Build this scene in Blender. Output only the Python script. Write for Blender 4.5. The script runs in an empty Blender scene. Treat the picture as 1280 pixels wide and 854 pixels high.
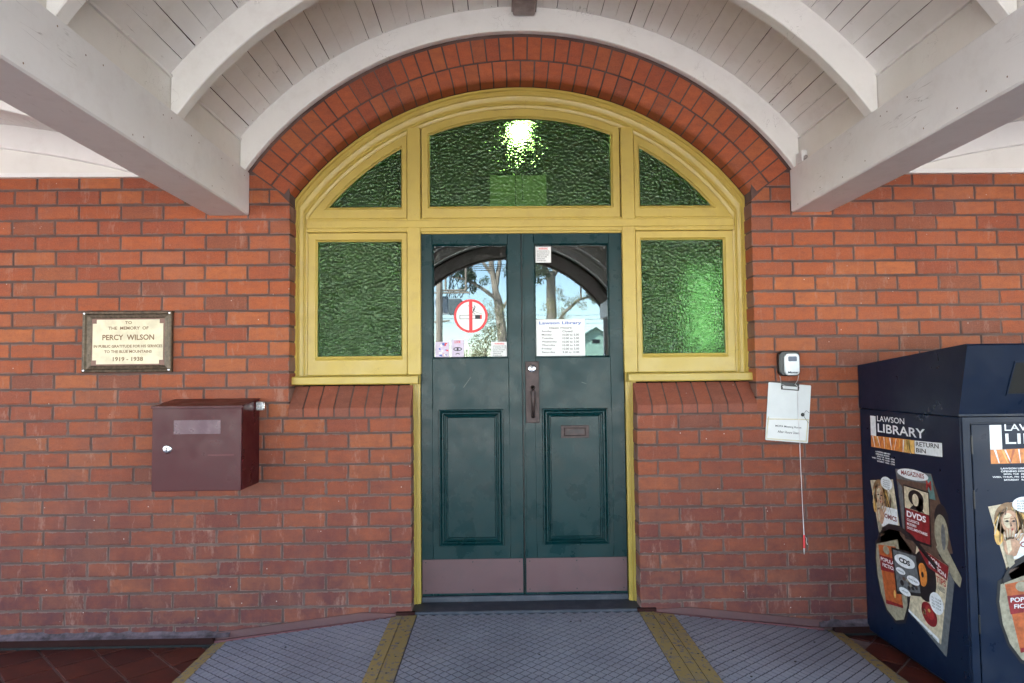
import bpy, math, random
from mathutils import Vector, Matrix
from math import sin, cos, pi, sqrt, radians as rad
random.seed(7)
S = bpy.context.scene
COL = S.collection

# ------------------------------------------------------------------ camera
def set_camera():
    yaw, pitch, roll = rad(1.06), rad(2.868), rad(0.595)
    fwd = Vector((sin(yaw)*cos(pitch), cos(yaw)*cos(pitch), sin(pitch)))
    right = Vector((cos(yaw), -sin(yaw), 0)); up = right.cross(fwd)
    r2 = right*cos(roll) - up*sin(roll); u2 = up*cos(roll) + right*sin(roll)
    m = Matrix((( r2.x, u2.x, -fwd.x, -0.1372), (r2.y, u2.y, -fwd.y, -3.88), (r2.z, u2.z, -fwd.z, 1.4672), (0, 0, 0, 1)))
    cam = bpy.data.cameras.new('camera'); o = bpy.data.objects.new('camera', cam); COL.objects.link(o)
    o.matrix_world = m
    cam.sensor_width = 36; cam.lens = 853/1280*36; cam.clip_end = 3000; cam.clip_start = 0.05
    S.camera = o
set_camera()

# ------------------------------------------------------------------ sky, sun, exposure
SUN_EL, SUN_AZ = rad(54), rad(-50)      # high sun behind the building, off to the left
w = bpy.data.worlds.new('World'); S.world = w; w.use_nodes = True
nt = w.node_tree; bg = nt.nodes['Background']
sky = nt.nodes.new('ShaderNodeTexSky'); sky.sky_type = 'NISHITA'; sky.sun_disc = False
sky.sun_elevation = SUN_EL; sky.sun_rotation = SUN_AZ
sky.air_density = 1.0; sky.dust_density = 0.1; sky.ozone_density = 1.2
nt.links.new(sky.outputs[0], bg.inputs[0]); bg.inputs[1].default_value = 0.10
sl = bpy.data.lights.new('sun', 'SUN'); sl.energy = 5.0; sl.angle = rad(0.5); sl.color = (1, .965, .92)
so = bpy.data.objects.new('sun', sl); COL.objects.link(so)
sd = Vector((sin(SUN_AZ)*cos(SUN_EL), cos(SUN_AZ)*cos(SUN_EL), sin(SUN_EL)))
so.rotation_euler = sd.to_track_quat('Z', 'Y').to_euler(); so.location = (0, 20, 30)
S.view_settings.view_transform = 'Standard'; S.view_settings.look = 'None'
S.view_settings.exposure = 3.62; S.view_settings.gamma = 1.0
try:
    S.cycles.max_bounces = 12; S.cycles.diffuse_bounces = 8; S.cycles.transparent_max_bounces = 12
    S.cycles.sample_clamp_indirect = 6.0; S.cycles.caustics_refractive = True; S.cycles.caustics_reflective = False
    S.cycles.use_denoising = True
except Exception: pass

# ------------------------------------------------------------------ materials
def new_mat(name):
    m = bpy.data.materials.new(name); m.use_nodes = True
    n = m.node_tree; b = n.nodes['Principled BSDF']
    return m, n, b
def N(n, t, **kw):
    x = n.nodes.new(t)
    for k, v in kw.items(): setattr(x, k, v)
    return x
def pos(n): return N(n, 'ShaderNodeNewGeometry').outputs['Position']
def scaled(n, vec, s):
    m = N(n, 'ShaderNodeMapping'); m.inputs['Scale'].default_value = s if isinstance(s, tuple) else (s, s, s)
    n.links.new(vec, m.inputs['Vector']); return m.outputs[0]
def noise(n, vec, scale, detail=4, rough=.6):
    x = N(n, 'ShaderNodeTexNoise'); x.inputs['Scale'].default_value = scale
    x.inputs['Detail'].default_value = detail; x.inputs['Roughness'].default_value = rough
    n.links.new(vec, x.inputs['Vector']); return x.outputs['Fac']
def ramp(n, fac, stops):
    r = N(n, 'ShaderNodeValToRGB'); e = r.color_ramp.elements
    while len(e) < len(stops): e.new(.5)
    for el, (p, c) in zip(e, stops):
        el.position = p; el.color = (c, c, c, 1) if not isinstance(c, tuple) else c + (1,)
    n.links.new(fac, r.inputs[0]); return r.outputs[0]
def mix(n, fac, a, b, mode='MIX'):
    m = N(n, 'ShaderNodeMix', data_type='RGBA', blend_type=mode)
    for sock, v in ((m.inputs[0], fac), (m.inputs[6], a), (m.inputs[7], b)):
        if isinstance(v, (int, float)): sock.default_value = v
        elif isinstance(v, tuple): sock.default_value = v + (1,)
        else: n.links.new(v, sock)
    return m.outputs[2]
def bump(n, b, h, strength=.3, dist=.002, prev=None):
    x = N(n, 'ShaderNodeBump'); x.inputs['Strength'].default_value = strength; x.inputs['Distance'].default_value = dist
    n.links.new(h, x.inputs['Height'])
    if prev: n.links.new(prev, x.inputs['Normal'])
    n.links.new(x.outputs[0], b.inputs['Normal']); return x.outputs[0]

def flat(name, c, rough=.6, metal=0, var=.12, bs=.15, scale=30, spec=None):
    m, n, b = new_mat(name)
    p = pos(n); f = noise(n, p, scale, 5)
    d = tuple(max(0, x*(1-var)) for x in c); l = tuple(min(1, x*(1+var)) for x in c)
    n.links.new(mix(n, ramp(n, f, [(.35, 0.0), (.65, 1.0)]), d, l), b.inputs['Base Color'])
    b.inputs['Roughness'].default_value = rough; b.inputs['Metallic'].default_value = metal
    if spec is not None: b.inputs['Specular IOR Level'].default_value = spec
    bump(n, b, f, bs, .001)
    return m

def brick_mat(name, cols, smear=.5, edge=False):
    m, n, b = new_mat(name); p = pos(n)
    oi = N(n, 'ShaderNodeObjectInfo').outputs['Random']
    base = ramp(n, oi, [(0, cols[0]), (.3, cols[1]), (.55, cols[2]), (.8, cols[3]), (1, cols[4])])
    big = noise(n, p, 2.2, 4); mid = noise(n, scaled(n, p, (1, 1, 2.2)), 14, 6, .7); fine = noise(n, p, 160, 4, .7)
    streak = noise(n, scaled(n, p, (28, 28, 3)), 1, 4, .6)
    c = mix(n, ramp(n, mid, [(.35, 0.), (.7, .55)]), base, (.15, .052, .038))
    c = mix(n, ramp(n, fine, [(.42, 0.), (.75, .35)]), c, (.50, .17, .09))
    c = mix(n, ramp(n, streak, [(.55, 0.), (.75, smear*.4)]), c, (.38, .20, .15))
    # lime bloom patches in the brick face, in blotches of their own
    c = mix(n, ramp(n, big, [(.52, 0.), (.70, smear*.42)]), c, (.33, .17, .13))
    # salty lower courses, with shading towards the floor painted into the colour
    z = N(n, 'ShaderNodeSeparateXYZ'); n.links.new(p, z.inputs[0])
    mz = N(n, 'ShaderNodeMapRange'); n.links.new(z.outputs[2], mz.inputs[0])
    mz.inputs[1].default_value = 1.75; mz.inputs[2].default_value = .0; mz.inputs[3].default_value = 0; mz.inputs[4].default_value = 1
    salt_shade = N(n, 'ShaderNodeMath', operation='MULTIPLY'); n.links.new(mz.outputs[0], salt_shade.inputs[0])
    n.links.new(ramp(n, noise(n, p, 5, 5, .7), [(.3, .45), (.65, 1.)]), salt_shade.inputs[1])
    c = mix(n, salt_shade.outputs[0], c, (.068, .023, .032))
    if edge:   # mortar smeared over the arrises, and dark grime in the pits
        tc = N(n, 'ShaderNodeTexCoord'); sx = N(n, 'ShaderNodeSeparateXYZ'); n.links.new(tc.outputs['Object'], sx.inputs[0])
        def M(op, a, b_):
            q = N(n, 'ShaderNodeMath', operation=op)
            for k, v in ((0, a), (1, b_)):
                if isinstance(v, (int, float)): q.inputs[k].default_value = v
                elif v is not None: n.links.new(v, q.inputs[k])
            return q.outputs[0]
        ex = M('SUBTRACT', .115, M('ABSOLUTE', sx.outputs[0], None)); ez = M('SUBTRACT', .038, M('ABSOLUTE', sx.outputs[2], None))
        e = M('MINIMUM', ex, ez); e = M('SUBTRACT', e, M('MULTIPLY', M('SUBTRACT', noise(n, p, 26, 5, .7), .47), .030))
        er = ramp(n, M('MULTIPLY', e, 60), [(.02, .75), (.22, 0.)])
        c = mix(n, er, c, mix(n, noise(n, p, 8, 3), (.10, .055, .05), (.26, .19, .165)))
        c = mix(n, ramp(n, noise(n, p, 55, 6, .8), [(.56, 0.), (.68, .45)]), c, (.12, .036, .026))
        c = mix(n, ramp(n, noise(n, scaled(n, p, (1, 1, .3)), 9, 6, .75), [(.57, 0.), (.68, .45)]), c, (.40, .24, .19))
    sp = N(n, 'ShaderNodeTexVoronoi'); sp.inputs['Scale'].default_value = 13; sp.inputs['Randomness'].default_value = 1
    n.links.new(p, sp.inputs['Vector'])
    c = mix(n, ramp(n, sp.outputs['Distance'], [(.02, .8), (.05, 0.)]), c, (.62, .56, .52)) if smear > .3 else c
    sc = N(n, 'ShaderNodeSeparateColor'); n.links.new(sp.outputs['Color'], sc.inputs[0])
    n.links.new(c, b.inputs['Base Color'])
    b.inputs['Roughness'].default_value = .78; b.inputs['Specular IOR Level'].default_value = .35
    nb = bump(n, b, mid, .5, .004); bump(n, b, fine, .5, .0012, nb)
    return m

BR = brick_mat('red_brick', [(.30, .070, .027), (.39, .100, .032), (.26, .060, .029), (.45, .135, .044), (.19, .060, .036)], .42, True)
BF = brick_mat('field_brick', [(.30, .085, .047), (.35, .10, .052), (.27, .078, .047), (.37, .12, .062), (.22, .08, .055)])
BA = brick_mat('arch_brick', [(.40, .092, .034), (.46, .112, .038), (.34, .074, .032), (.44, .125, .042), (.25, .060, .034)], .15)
def mortar_mat():
    m, n, b = new_mat('mortar'); p = pos(n)
    c = mix(n, ramp(n, noise(n, p, 3, 5), [(.35, 0.), (.65, 1.)]), (.080, .043, .038), (.155, .096, .082))
    c = mix(n, ramp(n, noise(n, p, 40, 5), [(.4, 0.), (.7, .6)]), c, (.09, .06, .06))
    n.links.new(c, b.inputs['Base Color']); b.inputs['Roughness'].default_value = .95
    bump(n, b, noise(n, p, 220, 4), .7, .002); return m
MO = mortar_mat()

def paint(name, c, rough=.45, dirt=(.2, .17, .12), amt=.35, chips=None, thr=.72, grain=(1, 1, 1), gs=60, coat=0, vr=.86, spec=.5, sg=.28, crack=.6, pb=.25):
    m, n, b = new_mat(name); p = pos(n)
    b.inputs['Specular IOR Level'].default_value = spec; d = tuple(x*vr for x in c); col = mix(n, ramp(n, noise(n, p, 2.3, 5), [(.3, 0.), (.7, 1.)]), d, c)
    col = mix(n, ramp(n, noise(n, p, 7.5, 8, .72), [(.5, 0.), (.78, amt)]), col, dirt)
    st = noise(n, scaled(n, p, grain), gs, 5, .65)
    col = mix(n, ramp(n, st, [(.3, sg), (.55, 0.)]), col, d)
    ck_ = noise(n, scaled(n, p, tuple(g*1.0 for g in grain)), gs*.45, 3, .5)
    cm_ = N(n, 'ShaderNodeMath', operation='MULTIPLY'); n.links.new(ramp(n, ck_, [(.492, 0.), (.5, 1.), (.508, 0.)]), cm_.inputs[0]); n.links.new(ramp(n, noise(n, p, 4.5, 3), [(.56, 0.), (.66, crack)]), cm_.inputs[1])
    col = mix(n, cm_.outputs[0], col, tuple(x*.45 for x in dirt))
    if chips:
        ch = ramp(n, noise(n, p, 38, 6, .75), [(thr, 0.), (thr+.025, 1.)])
        col = mix(n, ch, col, chips)
    n.links.new(col, b.inputs['Base Color'])
    n.links.new(ramp(n, noise(n, p, 9, 4), [(.3, max(.05, rough-.1)), (.7, rough+.12)]), b.inputs['Roughness'])
    b.inputs['Coat Weight'].default_value = coat
    bump(n, b, st, pb, .0012); return m
WHITE = paint('white_paint', (.86, .845, .82), .55, (.52, .47, .42), .28, (.36, .31, .28), .775, (3, .5, 3), 14, vr=.94)
BEAMW = paint('beam_white_paint', (.82, .82, .82), .5, (.50, .46, .44), .3, (.36, .32, .30), .785, (4, .4, 4), 12, vr=.93)
CREAM = paint('cream_board_paint', (.82, .80, .755), .55, (.5, .44, .37), .2, None, vr=.94)
YEL = paint('ochre_paint', (.51, .375, .08), .38, (.26, .17, .06), .38, (.22, .14, .07), .765, (1, 1, 1), 40, vr=.9, sg=.10, pb=.08, crack=.35)
GRN = paint('dark_green_paint', (.002, .029, .033), .30, (.035, .036, .03), .45, (.17, .18, .16), .755, (9, 9, .8), 16, .0, spec=.28, pb=.4)
MAR = paint('maroon_enamel', (.062, .004, .008), .34, (.085, .018, .026), .2, None, .7, (1, 1, 1), 120, 0, spec=.28)
KICK = paint('mauve_kick_paint', (.125, .062, .070), .42, (.075, .05, .058), .75, (.05, .03, .04), .70)
NAVY = paint('navy_enamel', (.004, .012, .034), .36, (.010, .022, .048), .15, None, .8, (1, 1, 1), 160, 0, spec=.26)
BLACKP = flat('black_plastic', (.012, .012, .013), .35)
DARK = flat('dark_void', (.01, .01, .01), .9)
BRONZE = flat('aged_bronze', (.05, .033, .032), .45, .5, .3)
BRASS = flat('worn_brass', (.085, .06, .04), .4, .45, .4, .3, 50)
PLATE = flat('etched_brass_plate', (.70, .63, .46), .5, 0, .12, .1, 18)
LETTER = flat('brown_enamel_lettering', (.19, .10, .04), .6)
CHROME = flat('chrome', (.75, .75, .76), .18, 1, .05, .05)
SILVER = flat('silver_plastic', (.42, .43, .45), .35, .6, .06, .05)
PAPER = flat('white_paper', (.78, .79, .80), .7, 0, .03, .03, 8)
PAPERB = flat('clip_board_white', (.68, .71, .73), .45, 0, .04, .03, 8)
RED = flat('red_print', (.70, .04, .05), .5, 0, .05, .02)
INK = flat('black_print', (.03, .03, .04), .6, 0, .05, .02)
LILAC = flat('sticker_lilac', (.60, .52, .66), .6, 0, .1, .02)
BLUEP = flat('sticker_blue', (.06, .14, .48), .5, 0, .1, .02)
GREYM = flat('weathered_grey_metal', (.34, .30, .29), .5, 0, .25, .2, 12)
TREAD = None
def tread_mat():
    m, n, b = new_mat('grey_tread_coating'); p = pos(n)
    c = mix(n, ramp(n, noise(n, p, 2.5, 6), [(.3, 0.), (.7, 1.)]), (.20, .208, .255), (.33, .34, .40))
    c = mix(n, ramp(n, noise(n, p, 60, 6, .7), [(.45, 0.), (.7, .6)]), c, (.29, .29, .315))
    c = mix(n, ramp(n, noise(n, p, 14, 6, .7), [(.6, 0.), (.75, .5)]), c, (.07, .07, .09))
    n.links.new(c, b.inputs['Base Color']); b.inputs['Roughness'].default_value = .62
    bump(n, b, noise(n, p, 420, 3), .6, .0015); return m
TREAD = tread_mat()
GRIME = flat('grimy_grooves', (.06, .06, .075), .8, 0, .3, .4, 50)
GRIT = paint('worn_yellow_grit', (.36, .26, .09), .85, (.20, .185, .18), .95, (.15, .14, .155), .55, (1, 1, 1), 200)
def tile_mat():
    m, n, b = new_mat('quarry_tile'); p = pos(n); oi = N(n, 'ShaderNodeObjectInfo').outputs['Random']
    c = ramp(n, oi, [(0, (.085, .016, .010)), (.5, (.115, .022, .012)), (1, (.14, .030, .015))])
    c = mix(n, ramp(n, noise(n, p, 9, 6, .7), [(.4, 0.), (.7, .7)]), c, (.05, .014, .012))
    n.links.new(c, b.inputs['Base Color']); b.inputs['Roughness'].default_value = .5
    bump(n, b, noise(n, p, 120, 4), .25, .001); return m
TILE = tile_mat()
GROUT = flat('tile_grout', (.26, .21, .21), .9)
SKIRT = paint('skirting_dark', (.035, .014, .013), .7, (.06, .03, .028), .4, None, spec=.04)
LILCEM = flat('salt_stained_cement', (.095, .068, .08), .9, 0, .5, .7, 22)
REDCEM = paint('red_oxide_cement', (.13, .055, .055), .7, (.085, .055, .06), .6, None)
DOORST = paint('painted_doorstep', (.05, .055, .075), .6, (.14, .13, .15), .6, (.2, .2, .23), .73)
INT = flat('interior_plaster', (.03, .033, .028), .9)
CONC = flat('sunlit_paving', (.50, .475, .445), .85, 0, .15, .4, 3)
ROOFM = flat('roof_iron', (.10, .09, .09), .6)
BROWN = paint('brown_fascia_paint', (.045, .02, .015), .7, (.03, .018, .015), .4, None, spec=.05)

def mk_glass():
    m, n, b = new_mat('clear_glass')
    n.nodes.remove(b); out = n.nodes['Material Output']
    tr = N(n, 'ShaderNodeBsdfTransparent'); tr.inputs[0].default_value = (.80, .86, .84, 1)
    gl = N(n, 'ShaderNodeBsdfGlossy'); gl.inputs['Roughness'].default_value = .0; gl.inputs[0].default_value = (.95, 1, 1, 1)
    fr = N(n, 'ShaderNodeFresnel'); fr.inputs[0].default_value = 1.5
    mu = N(n, 'ShaderNodeMath', operation='MULTIPLY_ADD'); mu.inputs[1].default_value = 1.0; mu.inputs[2].default_value = .045; mu.use_clamp = True
    n.links.new(fr.outputs[0], mu.inputs[0])
    ms = N(n, 'ShaderNodeMixShader'); n.links.new(mu.outputs[0], ms.inputs[0])
    n.links.new(tr.outputs[0], ms.inputs[1]); n.links.new(gl.outputs[0], ms.inputs[2]); n.links.new(ms.outputs[0], out.inputs[0])
    return m
GLASS = mk_glass()
def mk_green():
    m, n, b = new_mat('green_hammered_glass'); p = pos(n)
    b.inputs['Base Color'].default_value = (.20, .47, .10, 1); b.inputs['Transmission Weight'].default_value = .945; b.inputs['Specular IOR Level'].default_value = .3; b.inputs['Specular Tint'].default_value = (.75, 1, .7, 1)
    b.inputs['Roughness'].default_value = .04; b.inputs['IOR'].default_value = 1.5
    wn = N(n, 'ShaderNodeTexNoise'); wn.inputs['Scale'].default_value = 30; n.links.new(p, wn.inputs['Vector'])
    va = N(n, 'ShaderNodeVectorMath', operation='MULTIPLY_ADD'); n.links.new(wn.outputs['Color'], va.inputs[0])
    va.inputs[1].default_value = (.008, .0, .008); n.links.new(p, va.inputs[2])
    v = N(n, 'ShaderNodeTexVoronoi', feature='SMOOTH_F1'); v.inputs['Scale'].default_value = 74; v.inputs['Smoothness'].default_value = .6
    n.links.new(scaled(n, va.outputs[0], (1, .01, 1)), v.inputs['Vector'])
    bump(n, b, v.outputs['Distance'], 1.0, .0062)
    return m
GGLASS = mk_green()
def emis(name, c, s):
    m, n, b = new_mat(name); b.inputs['Base Color'].default_value = c + (1,)
    b.inputs['Emission Color'].default_value = c + (1,); b.inputs['Emission Strength'].default_value = s; return m
LAMP = emis('lit_lamp_globe', (1, .97, .9), 10)
def frosted(c=(.27, .31, .33, 1)):
    m, n, b = new_mat('frosted_pane'); n.nodes.remove(b); out = n.nodes['Material Output']
    t = N(n, 'ShaderNodeBsdfTranslucent'); t.inputs[0].default_value = c; n.links.new(t.outputs[0], out.inputs[0]); return m
FROST = frosted(); THINP = frosted((.92, .92, .88, 1))

# ------------------------------------------------------------------ mesh helpers
class MB:
    def __init__(s): s.v = []; s.f = []; s.m = []
    def face(s, pts, mi=0):
        k = len(s.v); s.v += [tuple(p) for p in pts]; s.f.append(tuple(range(k, k+len(pts)))); s.m.append(mi)
    def box(s, x0, x1, y0, y1, z0, z1, mi=0, c=0):
        X = (x0, x1); Y = (y0, y1); Z = (z0, z1); k = len(s.v)
        if not c:
            s.v += [(X[i], Y[j], Z[l]) for i in (0, 1) for j in (0, 1) for l in (0, 1)]
            fs = [(0, 1, 3, 2), (4, 6, 7, 5), (0, 4, 5, 1), (2, 3, 7, 6), (0, 2, 6, 4), (1, 5, 7, 3)]
        else:
            idx = {}; fs = []
            for i in (0, 1):
                for j in (0, 1):
                    for l in (0, 1):
                        for a in range(3):
                            q = [X[i]+(c if i == 0 else -c), Y[j]+(c if j == 0 else -c), Z[l]+(c if l == 0 else -c)]
                            q[a] = (X, Y, Z)[a][(i, j, l)[a]]
                            idx[(i, j, l, a)] = len(s.v)-k; s.v.append(tuple(q))
            def g(a, sd, u, w_): 
                t = [0, 0, 0]; t[a] = sd; b_, c_ = [q for q in range(3) if q != a]; t[b_] = u; t[c_] = w_; return tuple(t)
            for a in range(3):
                for sd in (0, 1): fs.append(tuple(idx[g(a, sd, u, w_)+(a,)] for u, w_ in ((0, 0), (1, 0), (1, 1), (0, 1))))
            for a in range(3):
                b_, c_ = [q for q in range(3) if q != a]
                for u in (0, 1):
                    for w_ in (0, 1):
                        p0 = g(a, 0, u, w_); p1 = g(a, 1, u, w_)
                        fs.append((idx[p0+(b_,)], idx[p1+(b_,)], idx[p1+(c_,)], idx[p0+(c_,)]))
            for i in (0, 1):
                for j in (0, 1):
                    for l in (0, 1): fs.append(tuple(idx[(i, j, l, a)] for a in range(3)))
        for f in fs: s.f.append(tuple(k+q for q in f)); s.m.append(mi)
    def prism(s, poly, fn, a, b, mi=0):
        n = len(poly); k = len(s.v)
        s.v += [tuple(fn(u, v, a)) for u, v in poly] + [tuple(fn(u, v, b)) for u, v in poly]
        s.f.append(tuple(range(k, k+n))); s.f.append(tuple(range(k+2*n-1, k+n-1, -1))); s.m += [mi, mi]
        for i in range(n):
            j = (i+1) % n; s.f.append((k+i, k+j, k+n+j, k+n+i)); s.m.append(mi)
    def loft(s, outer, inner, prof, closed=True, mi=0, pclosed=False, fn=None):
        """outer/inner: matching (x,z) outlines; prof: (t, y) with t 0 outer .. 1 inner"""
        fn = fn or (lambda x, z, y: (x, y, z))
        k = len(s.v); n = len(outer); q = len(prof)
        for o, i in zip(outer, inner):
            for t, y in prof: s.v.append(tuple(fn(o[0]*(1-t)+i[0]*t, o[1]*(1-t)+i[1]*t, y)))
        for a in range(n if closed else n-1):
            b = (a+1) % n
            for c in range(q if pclosed else q-1):
                d = (c+1) % q
                s.f.append((k+a*q+c, k+a*q+d, k+b*q+d, k+b*q+c)); s.m.append(mi)
        if not closed:
            s.f.append(tuple(k+c for c in range(q))); s.f.append(tuple(k+(n-1)*q+c for c in range(q-1, -1, -1))); s.m += [mi, mi]
    def tube(s, pts, r, seg=8, mi=0, cap=True):
        pts = [Vector(p) for p in pts]; k = len(s.v); n = len(pts)
        rr = r if isinstance(r, (list, tuple)) else [r]*n
        for i, p in enumerate(pts):
            d = (pts[min(i+1, n-1)]-pts[max(i-1, 0)]).normalized()
            a = d.cross(Vector((0, 0, 1)) if abs(d.z) < .9 else Vector((0, 1, 0))).normalized(); b = d.cross(a)
            for j in range(seg):
                t = 2*pi*j/seg; s.v.append(tuple(p+(a*cos(t)+b*sin(t))*rr[i]))
        for i in range(n-1):
            for j in range(seg):
                l = (j+1) % seg; s.f.append((k+i*seg+j, k+i*seg+l, k+(i+1)*seg+l, k+(i+1)*seg+j)); s.m.append(mi)
        if cap:
            s.f.append(tuple(k+j for j in range(seg))); s.f.append(tuple(k+(n-1)*seg+j for j in range(seg-1, -1, -1))); s.m += [mi, mi]
    def lathe(s, c, prof, axis='y', seg=20, mi=0):
        """prof: (r, h) along axis"""
        k = len(s.v); q = len(prof)
        for j in range(seg):
            t = 2*pi*j/seg
            for r, h in prof:
                if axis == 'y': s.v.append((c[0]+r*cos(t), c[1]+h, c[2]+r*sin(t)))
                elif axis == 'z': s.v.append((c[0]+r*cos(t), c[1]+r*sin(t), c[2]+h))
                else: s.v.append((c[0]+h, c[1]+r*cos(t), c[2]+r*sin(t)))
        for j in range(seg):
            l = (j+1) % seg
            for a in range(q-1): s.f.append((k+j*q+a, k+j*q+a+1, k+l*q+a+1, k+l*q+a)); s.m.append(mi)
    def add(s, vs, fs, mi=0):
        k = len(s.v); s.v += [tuple(v) for v in vs]
        for f in fs: s.f.append(tuple(k+i for i in f)); s.m.append(mi)
    def mesh(s, name, mats, smooth=False):
        me = bpy.data.meshes.new(name); me.from_pydata(s.v, [], s.f)
        mats = mats if isinstance(mats, (list, tuple)) else [mats]
        for m in mats: me.materials.append(m)
        me.polygons.foreach_set('material_index', s.m)
        me.update()
        import bmesh
        if len(s.f) < 60000:
            b = bmesh.new(); b.from_mesh(me)
            if smooth: bmesh.ops.remove_doubles(b, verts=b.verts, dist=1e-6)
            bmesh.ops.recalc_face_normals(b, faces=b.faces); b.to_mesh(me); b.free()
        if smooth: 
            me.polygons.foreach_set('use_smooth', [True]*len(me.polygons))
            try: me.set_sharp_from_angle(angle=rad(35))
            except Exception: pass
        return me

WL = {}
def link(name, data, parent=None, loc=(0, 0, 0), **props):
    o = bpy.data.objects.new(name, data); COL.objects.link(o)
    loc = Vector(loc)
    if parent: o.parent = parent; o.location = loc - WL[parent]
    else: o.location = loc
    WL[o] = loc
    for k, v in props.items(): o[k] = v
    return o
def part(name, mb, mats, parent=None, smooth=False, **props):
    return link(name, mb.mesh(name, mats, smooth), parent, (0, 0, 0), **props)
def thing(name, label, cat, loc=(0, 0, 0), group=None):
    o = link(name, None, None, loc, label=label, category=cat)
    o.empty_display_size = .1
    if group: o['group'] = group
    return o

_tc = {}
def text_geo(body, bold):
    if (body, bold) not in _tc:
        cu = bpy.data.curves.new('lettering', 'FONT'); cu.body = body; cu.size = 1; cu.resolution_u = 3; cu.offset = bold
        ob = bpy.data.objects.new('lettering', cu); COL.objects.link(ob)
        dg = bpy.context.evaluated_depsgraph_get(); me = ob.evaluated_get(dg).to_mesh()
        v = [tuple(x.co) for x in me.vertices]; f = [tuple(p.vertices) for p in me.polygons]
        ob.evaluated_get(dg).to_mesh_clear(); bpy.data.objects.remove(ob); bpy.data.curves.remove(cu)
        _tc[(body, bold)] = (v, f)
    return _tc[(body, bold)]
def text(mb, body, u0, u1, v0, v1, fn, d, mi=0, bold=.0, shear=None):
    v, f = text_geo(body, bold)
    if not v: return
    x0 = min(p[0] for p in v); x1 = max(p[0] for p in v); y0 = min(p[1] for p in v); y1 = max(p[1] for p in v)
    sh = shear or (lambda u, w_: (u, w_))
    pts = []
    for p in v:
        u = u0+(p[0]-x0)/(x1-x0)*(u1-u0); w_ = v0+(p[1]-y0)/(y1-y0)*(v1-v0)
        pts.append(fn(*sh(u, w_), d))
    mb.add(pts, f, mi)
def arc(R, a0, a1, n, zc=1.525, xc=0):
    return [(xc+R*sin(a0+(a1-a0)*i/n), zc+R*cos(a0+(a1-a0)*i/n)) for i in range(n+1)]

ZC = 1.525; A54 = rad(54.0)
EDGE = 1.327; PIER = .640

# ------------------------------------------------------------------ ground and verandah floor
g = MB(); g.box(-400, 400, -700, 300, -.32, -.16); part('ground', g, CONC, kind='structure')
g = MB(); g.box(-60, -6.25, -14, 12, -.159, -.152); g.box(6.25, 60, -14, 12, -.159, -.152); part('added_asphalt_sheet', g, flat('added_asphalt', (.06, .058, .056), .9, 0, .2, .5, 20), kind='structure')  # dark unseen ground at the sides, added to cut bounce into the side bays
fl = MB(); fl.box(-6.2, 6.2, -7.6, .30, -.16, -.008); floor = part('verandah_floor', fl, GROUT, kind='structure')
tl = MB(); tl.box(-.0985, .0985, -.0985, .0985, -.012, 0, 0, .0015); tme = tl.mesh('tile', TILE)
cnt = 0; far = MB()
for i in range(-60, 61):
    for j in range(-60, 61):
        # diagonal grid through the joint crossings seen beside the ramp
        u, v = (i+.5)*.2095, (j+.5)*.2095
        x = -2.723 + (u - v)*.70711; y = .021 + (u + v)*.70711
        if y > -.13 + (0) or y < -7.4 or abs(x) > 6.0: continue
        if -1.60 < x < 1.62 and y > -1.5: continue
        if y > -1.15 and abs(x) < 3.35:
            o = link('tile', tme, floor, (x, y, random.uniform(-.0008, .0006))); o.rotation_euler = (0, 0, pi/4); cnt += 1
        else:
            q = .139; far.face([(x-q, y, -.001), (x, y-q, -.001), (x+q, y, -.001), (x, y+q, -.001)])
# cut tiles along the wall
for i in range(-60, 61):
    for j in range(-60, 61):
        u, v = (i+.5)*.2095, (j+.5)*.2095
        x = -2.723 + (u - v)*.70711; y = .021 + (u + v)*.70711; q = .139
        if y > -.13 and y-q < -.035 and abs(x) < 6.0 and not (-1.75 < x < 1.80):
            poly = [(x-q, y), (x, y-q), (x+q, y), (x, y+q)]; cy = -.032; out = []
            for a in range(4):
                p, r = poly[a], poly[(a+1) % 4]
                if p[1] <= cy: out.append(p)
                if (p[1] <= cy) != (r[1] <= cy):
                    t = (cy-p[1])/(r[1]-p[1]); out.append((p[0]+t*(r[0]-p[0]), cy))
            if len(out) >= 3:
                if abs(x) < 3.35:
                    b = MB(); b.prism([(p[0]-x, p[1]-y) for p in out], lambda a_, b_, c_: (a_, b_, c_), -.012, 0)
                    link('tile', b.mesh('tile', TILE), floor, (x, y, 0))
                else: far.face([(p[0], p[1], -.001) for p in out])
part('tile_field', far, TILE, floor, kind='stuff')

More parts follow.
